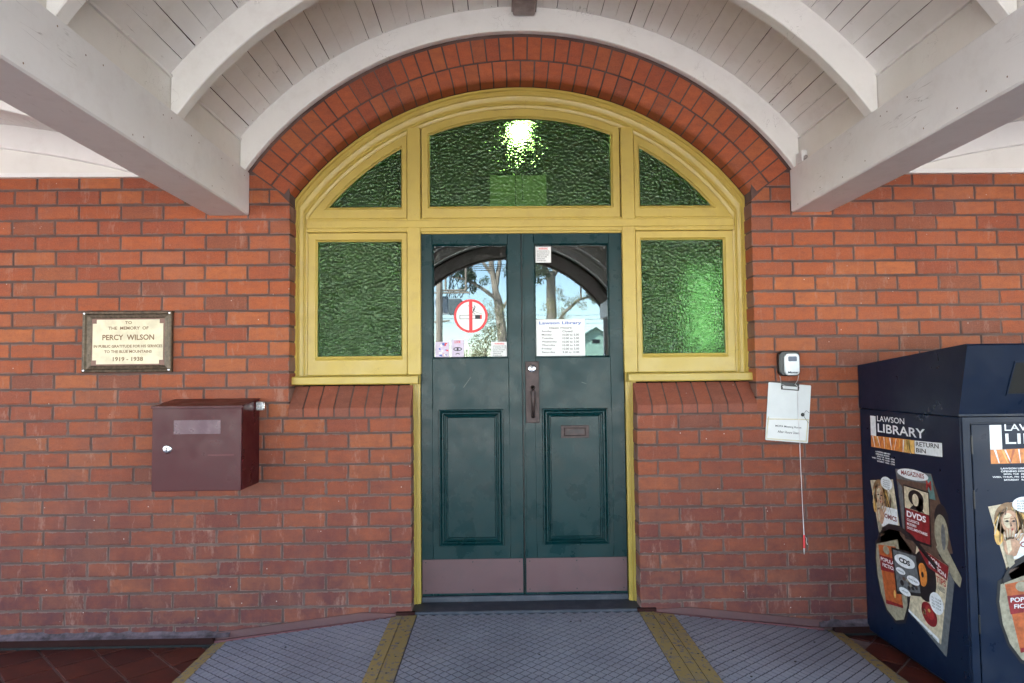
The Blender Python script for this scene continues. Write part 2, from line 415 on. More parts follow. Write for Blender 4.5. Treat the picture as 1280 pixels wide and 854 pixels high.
# ------------------------------------------------------------------ brick walls
def brick_mesh(L, H=.0765, D=.116, seed=0):
    r = random.Random(seed); b = MB(); c = [r.uniform(.0025, .006) if r.random() < .8 else r.uniform(.008, .014) for _ in range(4)]
    j = lambda a=.0019: r.uniform(-a, a)
    hx, hz = L/2, H/2
    ou = [(-hx+j(), -hz+j()), (hx+j(), -hz+j()), (hx+j(), hz+j()), (-hx+j(), hz+j())]
    mi = [(0+j(), -hz+j()), (hx+j(.0008), 0), (j(), hz+j()), (-hx+j(.0008), 0)]
    ring = [ou[0], mi[0], ou[1], mi[1], ou[2], mi[2], ou[3], mi[3]]
    cc = [c[0], (c[0]+c[1])/2*.8, c[1], .003, c[2], .003, c[3], .003]
    inn = [(x - math.copysign(k, x) if abs(x) > .02 else x, z - math.copysign(k, z) if abs(z) > .01 else z) for (x, z), k in zip(ring, cc)]
    for i in range(8):
        a = (i+1) % 8
        b.face([(ring[i][0], .0035, ring[i][1]), (ring[a][0], .0035, ring[a][1]), (inn[a][0], 0, inn[a][1]), (inn[i][0], 0, inn[i][1])])
        b.face([(ring[i][0], D, ring[i][1]), (ring[a][0], D, ring[a][1]), (ring[a][0], .0035, ring[a][1]), (ring[i][0], .0035, ring[i][1])])
    b.face([(x, 0, z) for x, z in inn])
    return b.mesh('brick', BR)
BM = {}
def get_brick(L, k):
    L = round(L, 3); key = (L, k % (9 if L > .2 else 4))
    if key not in BM: BM[key] = brick_mesh(L, .0765, .116, hash((round(L*1000), k % 9)) & 0xffff)
    return BM[key]

Z0, PITCH, HZ, VX = .108, .0871, .0088, .2405
def wall(side, label):
    s = side
    W = thing('brick_wall', label, 'wall', (s*3.5, 0, 0))
    # backing: one slab with the stepped, arched opening cut out of it
    e = .005
    poly = [(s*(PIER+e), -.15), (s*(PIER+e), 1.245), (s*(EDGE+e), 1.245)]
    a = [(p[0]*s, p[1]) for p in arc(1.709, rad(51.1), 0.0, 24)]
    poly += [(s*(EDGE+e), a[0][1])] + a + [(0, 4.6), (s*6.0, 4.6), (s*6.0, -.15)]
    b = MB(); b.prism(poly, lambda u, v, d: (u, d, v), .0045, .30)
    part('mortar', b, MO, W)
    extra = MB()
    n = 0
    for k in range(-1, 29):
        z0 = Z0 + PITCH*k; zc = z0 + PITCH/2
        x = PIER if z0 < 1.2 else EDGE
        # skewback: wall bricks cut to the slope of the arch foot
        cut = None
        if z0 + PITCH > 2.505:
            f = lambda z: 1.349 + (z-2.505)*(1.553-1.349)/(2.653-2.505) + .006
            cut = f(max(z0, 2.505)) if z0+PITCH < 2.66 else 1.56
        odd = k % 2; first = True
        if k == -1: z0 = .02
        while x < 3.12:
            L = (.1105 if odd and first else .2305)
            jit = random.uniform(-.003, .003)
            xa, xb = x, x + L + jit
            first = False
            x = xb + .0095
            if cut and z0 + PITCH > 2.505:
                if xb < cut + .02 and z0 > 2.5: continue
                lo, hi = z0+HZ/2, z0+PITCH-HZ/2
                if xa < f(hi)+.002:
                    xl, xh = max(xa, f(lo) if lo > 2.505 else xa), max(xa, f(hi))
                    if xb - xl < .03: continue
                    bb = MB(); cx = (xl+xb)/2
                    pl = [((xl-cx)*s, lo-zc), ((xb-cx)*s, lo-zc), ((xb-cx)*s, hi-zc), ((min(xh, xb-.004)-cx)*s, hi-zc)]
                    bb.prism(pl, lambda u, v, d: (u, d, v), 0, .1)
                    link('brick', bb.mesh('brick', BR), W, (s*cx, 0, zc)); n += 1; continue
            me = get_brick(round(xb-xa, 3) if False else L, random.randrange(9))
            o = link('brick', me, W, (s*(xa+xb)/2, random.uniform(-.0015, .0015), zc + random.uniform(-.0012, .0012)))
            o.rotation_euler = (random.uniform(-.006, .006), random.uniform(-.006, .006), random.uniform(-.004, .004))
            o.scale = ((xb-xa)/L*(1 if random.random() < .5 else 1), 1, 1 if k >= 0 else .98)
            n += 1
        while x < 5.9:
            extra.box(*sorted((s*x, s*(x+.2305))), random.uniform(-.001, .001), .09, z0+HZ/2, z0+PITCH-HZ/2); x += .24
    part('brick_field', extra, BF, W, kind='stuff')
    # sloping sill of bricks on edge
    nS = 8; wS = (EDGE+.004-PIER)/nS
    for i in range(nS):
        b = MB(); h = wS/2-.0045
        pr = [(-.013, 1.2475), (-.015, 1.293), (-.0115, 1.2985), (.114, 1.418), (.114, 1.2475)]
        b.prism(pr, lambda u, v, d: (d, u, v-1.25), -h, h)
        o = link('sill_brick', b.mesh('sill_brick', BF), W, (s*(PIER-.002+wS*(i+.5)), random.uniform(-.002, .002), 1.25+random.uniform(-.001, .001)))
    b = MB(); b.prism([(-.0095, 1.243), (-.0115, 1.291), (-.008, 1.2955), (.112, 1.4135), (.112, 1.243)], lambda u, v, d: (d, u, v), s*(PIER+.004), s*(EDGE-.002)); part('sill_mortar', b, MO, W)
    return W, n
WLEFT, nl = wall(-1, 'long red brick wall left of the yellow arched window, carrying the brass plaque and letterbox')
WRIGHT, nr = wall(1, 'red brick wall right of the yellow arched window, behind the blue return bin')
print('bricks', nl, nr, 'tiles', cnt)

AR = thing('brick_arch', 'two rings of dark red bullnose bricks arching over the yellow fanlight', 'arch', (0, 0, 2.5))
def ring(r0, r1, nb, bull, off):
    da = 2*A54/nb
    for i in range(nb):
        am = -A54 + da*(i+.5)
        g_ = .0085/((r0+r1)/2)
        h = (da-g_)/2 * random.uniform(.97, 1.02)
        if bull: pf = [(r1, .1), (r1, .002), (r1-.003, 0), (r0+.036, 0)] + [(r0+.036-.036*sin(t), .036-.036*cos(t)) for t in (rad(20), rad(40), rad(60), rad(78))] + [(r0, .038), (r0, .118), (r1, .118)]
        else: pf = [(r1, .1), (r1, .002), (r1-.002, 0), (r0+.002, 0), (r0, .002), (r0, .1)]
        b = MB(); q = len(pf)
        for ang in (-h, h):
            k = len(b.v)
            for r, y in pf: b.v.append((r*sin(ang), y, r*cos(ang)-r0))
            b.f.append(tuple(range(k, k+q)) if ang < 0 else tuple(range(k+q-1, k-1, -1))); b.m.append(0)
        for c in range(q): b.f.append((c, (c+1) % q, q+(c+1) % q, q+c)); b.m.append(0)
        a = am
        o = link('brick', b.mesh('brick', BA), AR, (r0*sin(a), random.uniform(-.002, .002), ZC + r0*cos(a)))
        o.rotation_euler = (0, a + random.uniform(-.004, .004), 0)
b = MB(); mp = [(1.76, .0055), (1.707, .0055)] + [(1.703-.0315*sin(t), .036-.0305*cos(t)) for t in (rad(20), rad(40), rad(60), rad(80))] + [(1.6715, .040), (1.6715, .125), (1.76, .125)]
b.loft(arc(1.76, -A54, A54, 40), arc(1.6715, -A54, A54, 40), [((1.76-r_)/(1.76-1.6715), y_) for r_, y_ in mp], False, 0, True); part('mortar_ring', b, MO, AR)
ring(1.667, 1.769, 40, True, 0)
ring(1.779, 1.912, 43, False, 0)

# ------------------------------------------------------------------ skirtings, doorstep
for s in (-1, 1):
    sk = thing('skirting', 'dark skirting with a crumbling cement fillet along the foot of the %s wall' % ('plaque' if s < 0 else 'bin-side'), 'skirting', (s*2.5, 0, 0))
    b = MB(); b.box(*sorted((s*1.72, s*5.95)), -.034, .004, .012, .050, 0, .004); part('board', b, SKIRT, sk)
    b = MB(); b.box(*sorted((s*1.73, s*5.95)), -.031, .004, -.004, .012); part('shadow_gap', b, DARK, sk)
    b = MB(); nx = 90; pts = []
    for i in range(nx+1):
        x = s*(1.64 + (5.9-1.64)*i/nx); k = random.uniform(-.006, .006)
        pts.append((x, k))
    for i in range(nx):
        (xa, ka), (xb, kb) = pts[i], pts[i+1]
        b.face([(xa, -.036, .050), (xb, -.036, .050), (xb, -.016, .060+kb*.6), (xa, -.016, .060+ka*.6)])
        b.face([(xa, -.016, .060+ka*.6), (xb, -.016, .060+kb*.6), (xb, .003, .079+kb), (xa, .003, .079+ka)])
        b.face([(xa, -.036, .050), (xb, -.036, .050), (xb, .003, .046), (xa, .003, .046)])
    part('cement_fillet', b, LILCEM, sk)
ds = thing('doorstep', 'dark painted doorstep under the green double doors', 'doorstep', (0, .08, 0))
b = MB(); b.box(-.655, .665, -.004, .30, -.1, .158, 0, .004); part('tread', b, DOORST, ds)
b = MB(); b.box(-.602, .602, .152, .24, .158, .192, 0, .004); part('weather_bar', b, DOORST, ds)
for s in (-1, 1):
    b = MB(); b.box(*sorted((s*.62, s*.725)), -.02, .004, .145, .163, 0, .002); part('metal_lug', b, SKIRT, ds)

# ------------------------------------------------------------------ access ramp
rp = thing('access_ramp', 'grey patterned access ramp with worn yellow edge strips in front of the green doors', 'ramp', (0, -.6, 0))
ZR = .143
def hgt(x):
    ax = abs(x); x0, x1 = .69, (1.725 if x < 0 else 1.765)
    return ZR if ax < x0 else ZR + (.012-ZR)*(ax-x0)/(x1-x0)
def panel(name, xa, xb, ya=-1.5, yb=-.008):
    n = 2; b = MB()
    T = [(xa, hgt(xa)), (xb, hgt(xb))]
    b.prism([(xa, hgt(xa)), (xb, hgt(xb)), (xb, -.003), (xa, -.003)], lambda u, v, d: (u, d, v), ya, yb)
    p = part(name, b, GRIME, rp)
    return p
def treads(parent, xa, xb, ya, yb):
    b = MB(); P = .060; h = P/2
    ny = int((yb-ya)/h); nx = int((xb-xa)/P)+2
    for j in range(ny+1):
        y = yb - h*(j+.5)
        for i in range(nx+1):
            x = xa + P*(i + (.5 if j % 2 else 0))
            if x-h*.2 < xa-h or x+h*.2 > xb+h or y-h < ya: continue
            g_ = h*.84; r = random.uniform(.75, 1.2); cl_ = lambda q: min(max(q, xa), xb)
            T = [(cl_(x-g_), y, .0020*r), (cl_(x), y-g_, .0008), (cl_(x+g_), y, .0024*r), (cl_(x), min(y+g_, yb), .0040*r)]
            top = [(a, c, hgt(a)+d) for a, c, d in T]; bot = [(a, c, hgt(a)-.001) for a, c, d in T]
            b.face(top)
            for q in range(4): b.face([top[q], top[(q+1) % 4], bot[(q+1) % 4], bot[q]])
    part('tread_pattern', b, TREAD, parent, kind='stuff')
pc = panel('panel', -.688, .695); treads(pc, -.605, .625, -1.5, -.012)
pl = panel('panel', -1.725, -.691); treads(pl, -1.655, -.75, -1.5, -.012)
pn = panel('seam_plate', .698, .752)
pr = panel('panel', .755, 1.765); treads(pr, .822, 1.69, -1.5, -.012)
def strip(xa, xb, lift=.003):
    b = MB(); b.prism([(xa, hgt(xa)+lift), (xb, hgt(xb)+lift), (xb, hgt(xb)-.001), (xa, hgt(xa)-.001)], lambda u, v, d: (u, d, v), -1.5, -.008)
    return part('edge_strip', b, GRIT, rp)
for a, c in ((-.688, -.612), (-.752, -.691), (.628, .695), (.698, .752), (.755, .820), (-1.722, -1.655), (1.69, 1.762)): strip(a, c)
b = MB()
for x in (-.645, -.722, .66, .725, .79):
    y = -.06
    while y > -1.45:
        b.lathe((x+random.uniform(-.012, .012), y, hgt(x)+.003), [(0, .0012), (.0045, .001), (.0052, -.001)], 'z', 8); y -= random.uniform(.12, .2)
for _ in range(26):
    x = random.uniform(-1.6, 1.6); y = random.uniform(-1.3, -.1)
    b.lathe((x, y, hgt(x)+.004), [(0, .001), (.005, .0008), (.006, -.002)], 'z', 8)
part('screw_heads', b, BLACKP, rp, kind='stuff')
b = MB(); b.prism([(-1.5, ZR), (-2.6, .008), (-2.6, -.003), (-1.5, -.003)], lambda u, v, d: (d, u, v), -.688, .695); part('front_slope', b, GRIME, rp)
for s in (-1, 1):
    b = MB(); x1 = 1.72 if s < 0 else 1.66
    o_ = [(s*.66, ZR+.001), (s*x1, hgt(s*x1)+.001)]
    pa, pb = o_
    # coved red cement fillet following the ramp wing
    for (h0, h1, y0, y1, m_) in ((.0, .010, -.020, -.020, 0), (.010, .034, -.020, -.002, 1)):
        pass
    b.prism([(pa[0], pa[1]), (pb[0], pb[1]), (pb[0], pb[1]+.014), (pa[0], pa[1]+.005)], lambda u, v, d: (u, d, v), -.024, .003)
    part('edge_fillet', b, flat('red_line_paint', (.14, .045, .05), .7) if s < 0 else bpy.data.materials['red_line_paint'], rp)
    b = MB(); b.prism([(pa[0], pa[1]+.005), (pb[0], pb[1]+.014), (pb[0], pb[1]+.052), (pa[0]+s*.25, pa[1]+.018)], lambda u, v, d: (u, d, v), -.008, .003)
    part('wall_flashing', b, REDCEM, rp)

# ------------------------------------------------------------------ yellow arched frame
FR = thing('arched_window_frame', 'mustard yellow painted timber frame of the arched fanlight and side windows', 'window frame', (0, .12, 0))
NA = 40
def stations(ro, xo, ri, xi, zb):
    ao = math.asin(xo/ro); ai = math.asin(xi/ri)
    O = [(-xo, zb)] + arc(ro, -ao, ao, NA) + [(xo, zb)]; I = [(-xi, zb)] + arc(ri, -ai, ai, NA) + [(xi, zb)]
    return O, I
O_, I_ = stations(1.664, 1.336, 1.544, 1.263, 1.474)
pf = [(0, .20), (0, .118), (.03, .114), (.12, .114), (.15, .118), (.17, .124), (.30, .124), (.33, .121), (.38, .121), (.42, .128), (.55, .133), (.66, .134), (.70, .131), (.78, .131), (.84, .140), (.97, .143), (1, .146), (1, .20)]
b = MB(); b.loft(O_, I_, pf, False, 0, True); part('arch_frame', b, YEL, FR, True)
def vbar(name, xa, xb, z0, z1, y0, y1, parent, m=YEL, c=.003):
    b = MB(); b.box(min(xa, xb), max(xa, xb), y0, y1, z0, z1, 0, c); return part(name, b, m, parent)
for s in (-1, 1):
    zt = ZC + sqrt(1.56**2-.635**2)
    vbar('mullion', s*.597, s*.676, 1.478, zt, .122, .20, FR, c=.004)
    b = MB()
    for xa, xb, yy in ((.603, .618, .136), (.618, .626, .128), (.626, .634, .133), (.634, .644, .124), (.644, .652, .129), (.652, .662, .121)):
        b.box(*sorted((s*xa, s*xb)), yy, .22, .158, 1.425 if xb > .62 else 1.478, 0, .001)
    part('door_jamb', b, YEL, FR)
b = MB(); O2 = [(-1.268, 2.322), (1.268, 2.322)]
b.box(-1.266, 1.266, .126, .20, 2.322, 2.403, 0, .004); b.box(-.594, .594, .134, .19, 2.312, 2.324, 0, .002)
part('transom', b, YEL, FR)
b = MB(); b.box(-1.266, 1.266, .119, .13, 2.345, 2.392, 0, .004); part('transom_bead', b, YEL, FR)
for s in (-1, 1):
    b = MB(); xa, xb = sorted((s*.607, s*1.333))
    pr = [(.20, 1.478), (.06, 1.474), (.052, 1.468), (.050, 1.432), (.056, 1.426), (.20, 1.424)]
    b.prism(pr, lambda u, v, d: (d, u, v), xa, xb); part('sill', b, YEL, FR)
SASHP = [(0, .19), (0, .139), (.05, .136), (.78, .136), (.84, .139), (.90, .146), (1, .149), (1, .19)]
def pane(parent, pts, y=.158, mat=GGLASS, name='glass_pane', th=.005):
    b = MB(); b.prism(pts, lambda u, v, d: (u, d, v), y, y+th); return part(name, b, mat, parent)
def sash(O, I, lab):
    b = MB(); b.loft(O, I, SASHP, True, 0, True); o = part('sash', b, YEL, FR, label=lab); pane(o, I); return o
def fan_outline(R, xa, xb, z0, n=16):
    return [(xa, z0), (xb, z0)] + [(R*sin(t), ZC+R*cos(t)) for t in [math.asin(xb/R) + (math.asin(xa/R)-math.asin(xb/R))*i/n for i in range(n+1)]][0 if True else 1:]
sash(fan_outline(1.541, -.592, .592, 2.405), fan_outline(1.487, -.545, .541, 2.478), 'wide curved-top middle sash over the doors')
def side_fan(s, R, x, z0):
    xe = sqrt(R*R-(z0-ZC)**2)
    pts = fan_outline(R, x, xe-.0005, z0); return [(s*p[0], p[1]) for p in pts]
for s in (-1, 1):
    sash(side_fan(s, 1.541, .679, 2.405), side_fan(s, 1.487, .713, 2.475), 'quarter-round %s fanlight sash' % ('left' if s < 0 else 'right'))
    R4 = lambda a, c, d, e_: [(s*a, d), (s*c, d), (s*c, e_), (s*a, e_)]
    sash(R4(.679, 1.262, 1.478, 2.320), R4(.713, 1.208, 1.590, 2.270), 'rectangular %s side window sash' % ('left' if s < 0 else 'right'))

# ------------------------------------------------------------------ double doors
YD = .152
def door(s, x0, x1, gx0, gx1, px0, px1, label):
    D = thing('door', label, 'door', ((x0+x1)/2, .17, .195))
    z0, z1, gz0, gz1, pz0, pz1 = .196, 2.318, 1.572, 2.252, .480, 1.272
    b = MB()   # stiles and rails, edges eased
    b.box(x0, gx0, YD, YD+.045, z0, z1, 0, .002); b.box(gx1, x1, YD, YD+.045, z0, z1, 0, .002)
    b.box(gx0-.002, px0+.006, YD+.0016, YD+.043, pz0-.001, pz1+.001); b.box(px1-.006, gx1+.002, YD+.0016, YD+.043, pz0-.001, pz1+.001)
    part('stile', b, GRN, D)
    b = MB(); b.box(gx0+.0005, gx1-.0005, YD+.001, YD+.044, gz1, z1-.001, 0, .002); part('top_rail', b, GRN, D)
    b = MB(); b.box(gx0+.0005, gx1-.0005, YD+.001, YD+.044, pz1-.02, gz0, 0, .002); part('lock_rail', b, GRN, D)
    b = MB(); b.box(gx0+.0005, gx1-.0005, YD+.001, YD+.044, z0+.001, pz0+.02, 0, .002); part('bottom_rail', b, GRN, D)
    b = MB(); R = lambda a, c, d, e_: [(a, d), (c, d), (c, e_), (a, e_)]
    # glazing bead
    b.loft(R(gx0-.001, gx1+.001, gz0-.001, gz1+.001), R(gx0+.010, gx1-.010, gz0+.010, gz1-.010), [(0, YD+.03), (0, YD-.003), (.3, YD-.004), (.7, YD+.004), (1, YD+.012), (1, YD+.03)], True, 0, True)
    part('glazing_bead', b, GRN, D)
    b = MB()   # bolection moulding: several rolls
    pm = [(0, YD+.02), (0, YD-.004), (.06, YD-.012), (.16, YD-.013), (.24, YD-.006), (.30, YD-.002), (.38, YD-.009), (.50, YD-.010), (.60, YD+.002), (.72, YD+.006), (.80, YD+.002), (.90, YD+.004), (1, YD+.014), (1, YD+.03)]
    b.loft(R(px0, px1, pz0, pz1), R(px0+.055, px1-.055, pz0+.05, pz1-.052), pm, True, 0, True); part('panel_moulding', b, GRN, D)
    b = MB(); b.box(px0+.045, px1-.045, YD+.010, YD+.03, pz0+.04, pz1-.04); part('panel', b, GRN, D)
    b = MB(); kx0, kx1 = (x0+.003, x1-.006) if s < 0 else (x0+.006, x1-.003)
    b.box(kx0, kx1, YD-.0035, YD-.0003, .210, .405, 0, .001)
    kp = part('kick_plate', b, KICK, D)
    b = MB()
    for xx in (kx0+.02, (kx0+kx1)/2, kx1-.02):
        for zz in (.228, .388): b.lathe((xx, YD-.0035, zz), [(0, -.0012), (.0035, -.0008), (.0045, .001)], 'y', 8)
    part('screws', b, BLACKP, kp, kind='stuff')
    pane(D, R(gx0-.002, gx1+.002, gz0-.002, gz1+.002), YD+.016, GLASS, 'glass_pane', .004)
    return D
DL = door(-1, -.600, -.0055, -.533, -.083, -.498, -.119, 'dark green left door leaf with the round no-smoking sign on its glass')
DR = door(1, .0015, .598, .072, .521, .110, .497, 'dark green right door leaf with the bronze pull handle and letter slot')
b = MB(); b.box(-.004, .006, YD+.012, YD+.04, .196, 2.318); part('rebate_strip', b, BLACKP, DL)
b = MB(); b.box(.0015, .0125, YD-.004, YD-.0005, .42, 2.316, 0, .0015); part('meeting_bead', b, GRN, DR)
# handle
b = MB(); b.box(.0145, .0945, YD-.009, YD-.0045, 1.188, 1.550, 0, .002); hp = part('handle_plate', b, BRONZE, DR)
b = MB(); hx = .057; zs = [1.40, 1.392, 1.375, 1.345, 1.31, 1.27, 1.245, 1.232, 1.226]; ys = [-.012, -.032, -.045, -.050, -.050, -.044, -.036, -.024, -.010]; rs = [.012, .012, .0125, .0135, .012, .0095, .008, .009, .011]
b.tube([(hx, YD+y, z) for y, z in zip(ys, zs)], rs, 10); part('pull_handle', b, BRONZE, hp, True)
b = MB(); b.lathe((.053, YD-.009, 1.508), [(0, -.006), (.016, -.006), (.021, -.004), (.023, 0)], 'y', 20); part('lock_cylinder', b, CHROME, hp, True)
b = MB(); b.box(.0505, .0555, YD-.0162, YD-.0148, 1.496, 1.514); b.lathe((.053, YD-.0155, 1.514), [(0, -.0006), (.005, -.0005), (.006, .0006)], 'y', 10); part('keyhole', b, BLACKP, hp)
b = MB()
for zz in (1.20, 1.538):
    for xx in (.024, .085): b.lathe((xx, YD-.0092, zz), [(0, -.001), (.003, -.0007), (.004, .001)], 'y', 8)
part('plate_screws', b, BLACKP, hp, kind='stuff')
# letter slot
LY = YD+.010
b = MB(); Rr = lambda a, c, d, e_: [(a, d), (c, d), (c, e_), (a, e_)]
b.loft(Rr(.221, .386, 1.097, 1.171), Rr(.243, .363, 1.112, 1.155), [(0, LY), (0, LY-.006), (.08, LY-.007), (.85, LY-.007), (1, LY-.003), (1, LY)], True, 0, True)
lsp = part('letter_slot', b, BRONZE, DR)
b = MB(); b.box(.2435, .3625, LY-.0035, LY, 1.1125, 1.1545, 0, .001); text(b, 'LETTERS', .256, .351, 1.124, 1.143, lambda u, v, d: (u, d, v), LY-.0042, 1, .02); part('flap', b, [BRONZE, BLACKP], lsp)
# old repair scars on the paint
b = MB()
for cx, cz, L, t in ((-.33, 1.43, .075, rad(52)), (.36, 1.42, .03, rad(-25))):
    dx, dz = cos(t)*L/2, sin(t)*L/2; px, pz = -sin(t)*.003, cos(t)*.003
    b.face([(cx-dx+px*.2, YD-.0004+.001, cz-dz+pz*.2), (cx+dx+px, YD+.0004, cz+dz+pz), (cx+dx*1.05, YD+.0004, cz+dz*1.05), (cx-dx-px, YD+.0006, cz-dz-pz)])
part('scratch', b, flat('scratched_paint', (.16, .17, .16), .6), DL)

# ------------------------------------------------------------------ notices on the door glass
yo = YD + .0145
wm = lambda u, v, d: (u, d, v)
T = thing('no_smoking_sign', 'round red and white no-smoking sign on the left door glass', 'sign', (-.306, yo, 1.824))
cx, cz, R0 = -.306, 1.824, .100
b = MB(); b.face([(cx+R0*.99*sin(t*pi/24), yo-.0004, cz+R0*.99*cos(t*pi/24)) for t in range(48)]); part('disc', b, PAPER, T)
b = MB(); b.loft([(cx+R0*sin(t*pi/24), cz+R0*cos(t*pi/24)) for t in range(48)], [(cx+R0*.86*sin(t*pi/24), cz+R0*.86*cos(t*pi/24)) for t in range(48)], [(0, yo-.0010), (1, yo-.0010)], True)
b.face([(cx-.010, yo-.0016, cz-.088), (cx+.010, yo-.0016, cz-.088), (cx+.010, yo-.0016, cz+.088), (cx-.010, yo-.0016, cz+.088)]); part('red_ring_and_bar', b, RED, T)
b = MB(); L4 = lambda a, c, d, e_, y, mi: b.face([(a, y, d), (c, y, d), (c, y, e_), (a, y, e_)], mi)
L4(cx-.066, cx+.066, cz-.018, cz+.006, yo-.0008, 0); L4(cx-.063, cx+.026, cz-.0155, cz+.0035, yo-.0011, 1); L4(cx+.056, cx+.066, cz-.018, cz+.006, yo-.0011, 2)
for k in (0, 1):
    pts = [(cx-.02+k*.018+.02*sin(i*.9+k*1.3)+.010*i, yo-.0012, cz+.062-i*.0085) for i in range(7)]
    for i in range(6):
        p, q = pts[i], pts[i+1]; b.face([p, (p[0]+.005, p[1], p[2]), (q[0]+.005, q[1], q[2]), q], 0)
part('cigarette', b, [INK, PAPER, RED], T)
def notice(name, x0, x1, z0, z1, label, head, lines, cat='notice', y=yo, paper=PAPER, two=False, hc=1):
    T = thing(name, label, cat, ((x0+x1)/2, y, z0))
    b = MB(); b.box(x0, x1, y-.0006, y, z0, z1); part('paper', b, paper, T)
    b = MB(); H = z1-z0; Wd = x1-x0
    zz = z1-.06*H
    for body, wf, hf, mi in head:
        text(b, body, (x0+x1)/2-Wd*wf/2, (x0+x1)/2+Wd*wf/2, zz-hf*H, zz, wm, y-.0012, mi, .02); zz -= hf*H*1.5
    n = len(lines)
    if n:
        st = (zz-z0-.04*H)/n
        for ln in lines:
            if isinstance(ln, tuple):
                for q, t in enumerate(ln):
                    if t: text(b, t, x0+Wd*(.12+.42*q), x0+Wd*(.12+.42*q)+Wd*min(.34, .034*len(t)), zz-st*.6, zz, wm, y-.0012, 0, .01)
            else: text(b, ln, x0+Wd*.09, x0+Wd*.09+Wd*min(.82, .042*len(ln)), zz-st*.6, zz, wm, y-.0012, 0, .01)
            zz -= st
    part('print', b, [INK, RED, BLUEP], T, kind='stuff'); return T
wl = ['CAUTION DO NOT OPEN THIS', 'ALL ENTRANCES TO THIS', 'BUILDING ARE UNDER', 'VIDEO AND ALARM', 'SURVEILLANCE', '24 HOURS A DAY']
notice('warning_notice', -.186, -.089, 1.576, 1.669, 'small white warning notice in the bottom corner of the left door glass', [('WARNING', .6, .12, 1)], wl)
notice('warning_notice', .084, .176, 2.140, 2.236, 'small white warning notice in the top corner of the right door glass', [('WARNING', .6, .12, 1)], wl)
notice('opening_hours_notice', .080, .372, 1.580, 1.800, 'large white library opening hours sheet low in the right door glass', [('Lawson Library', .86, .10, 2), ('Open Hours', .46, .06, 0)],
       [('Sunday', 'Closed'), ('Monday', '10.00 to 5.00'), ('Tuesday', '10.00 to 5.00'), ('Wednesday', '10.00 to 5.00'), ('Thursday', '10.00 to 5.00'), ('Friday', '10.00 to 5.00'), ('Saturday', '9.00 to 12.00')])
T = notice('eye_sticker', -.422, -.348, 1.572, 1.684, 'small lilac sticker with a drawn eye at the foot of the left door glass', [('LOOK', .5, .13, 1)], [], 'sticker', paper=LILAC)
b = MB(); b.loft([(-.385+.026*sin(t*pi/8), 1.628+.012*cos(t*pi/8)) for t in range(16)], [(-.385+.020*sin(t*pi/8), 1.628+.007*cos(t*pi/8)) for t in range(16)], [(0, yo-.0012), (1, yo-.0012)])
b.face([(-.385+.007*sin(t*pi/6), yo-.0012, 1.628+.007*cos(t*pi/6)) for t in range(12)]); b.loft([(-.385+.013*sin(t*pi/6), 1.596+.009*cos(t*pi/6)) for t in range(-3, 4)], [(-.385+.008*sin(t*pi/6), 1.596+.004*cos(t*pi/6)) for t in range(-3, 4)], [(0, yo-.0012), (1, yo-.0012)], False)
part('eye_drawing', b, INK, T)
T = thing('child_safety_sticker', 'blue and red picture sticker at the lower left edge of the left door glass', 'sticker', (-.468, yo, 1.575))
b = MB(); b.box(-.518, -.436, yo-.0006, yo, 1.575, 1.672); part('backing', b, LILAC, T)
b = MB()
rs_ = random.Random(3)
for q in range(14):
    a_, c_ = rs_.uniform(-.51, -.45), rs_.uniform(1.585, 1.66); e1, e2 = rs_.uniform(.006, .018), rs_.uniform(.005, .014)
    b.face([(a_, yo-.001-q*.0001, c_), (a_+e1, yo-.001-q*.0001, c_-e2*.4), (a_+e1*.8, yo-.001-q*.0001, c_+e2), (a_-e1*.2, yo-.001-q*.0001, c_+e2*.7)], q % 3)
part('picture', b, [BLUEP, RED, PAPER], T)

# ------------------------------------------------------------------ verandah roof
RF = thing('verandah_roof', 'white painted barrel-vaulted timber verandah roof with beams and curved ribs', 'roof', (0, -3.5, 3.6))
DEPTH = -7.2
R_BOARD, R_RIB = 2.066, 1.928
HA = math.asin(1.6/R_BOARD)
RY = [(-.045, .0)] + [(-.8625-.838*i, -.7965-.838*i) for i in range(8)]
def rib_part(xc, zc, r0, r1, xh, ya, yb, m=WHITE, name='rib'):
    b = MB(); a0 = math.asin(xh/r1); a1 = math.asin(min(.999, xh/r0))
    O = [(xc+p[0], p[1]) for p in arc(r1, -a0, a0, 44, zc)]; I = [(xc+p[0], p[1]) for p in arc(r0, -a1, a1, 44, zc)]
    b.loft(O, I, [(0, yb), (0, ya), (.97, ya), (1, ya+.004), (1, yb-.004), (.97, yb)], False, 0, True)
    return part(name, b, m, RF, True)
for k, (a, c) in enumerate(RY): rib_part(0, ZC, R_RIB, R_BOARD+.006, 1.594, a, c-.0005 if k == 0 else c)
rib_part(0, ZC, 1.90, 2.12, 1.594, -7.26, -7.12, BROWN, 'front_rib'); rib_part(0, ZC, 1.915, 1.945, 1.592, -7.115, -6.1, BROWN, 'added_arch_lining')  # lining behind the front rib is added to darken the reflected arch
YS = [0.0, -.42, -.85, -1.27, -1.7, -2.5, -3.4, -5.2, -7.15]
GP = [.0003, .0004, .0006, .0012, .0022]
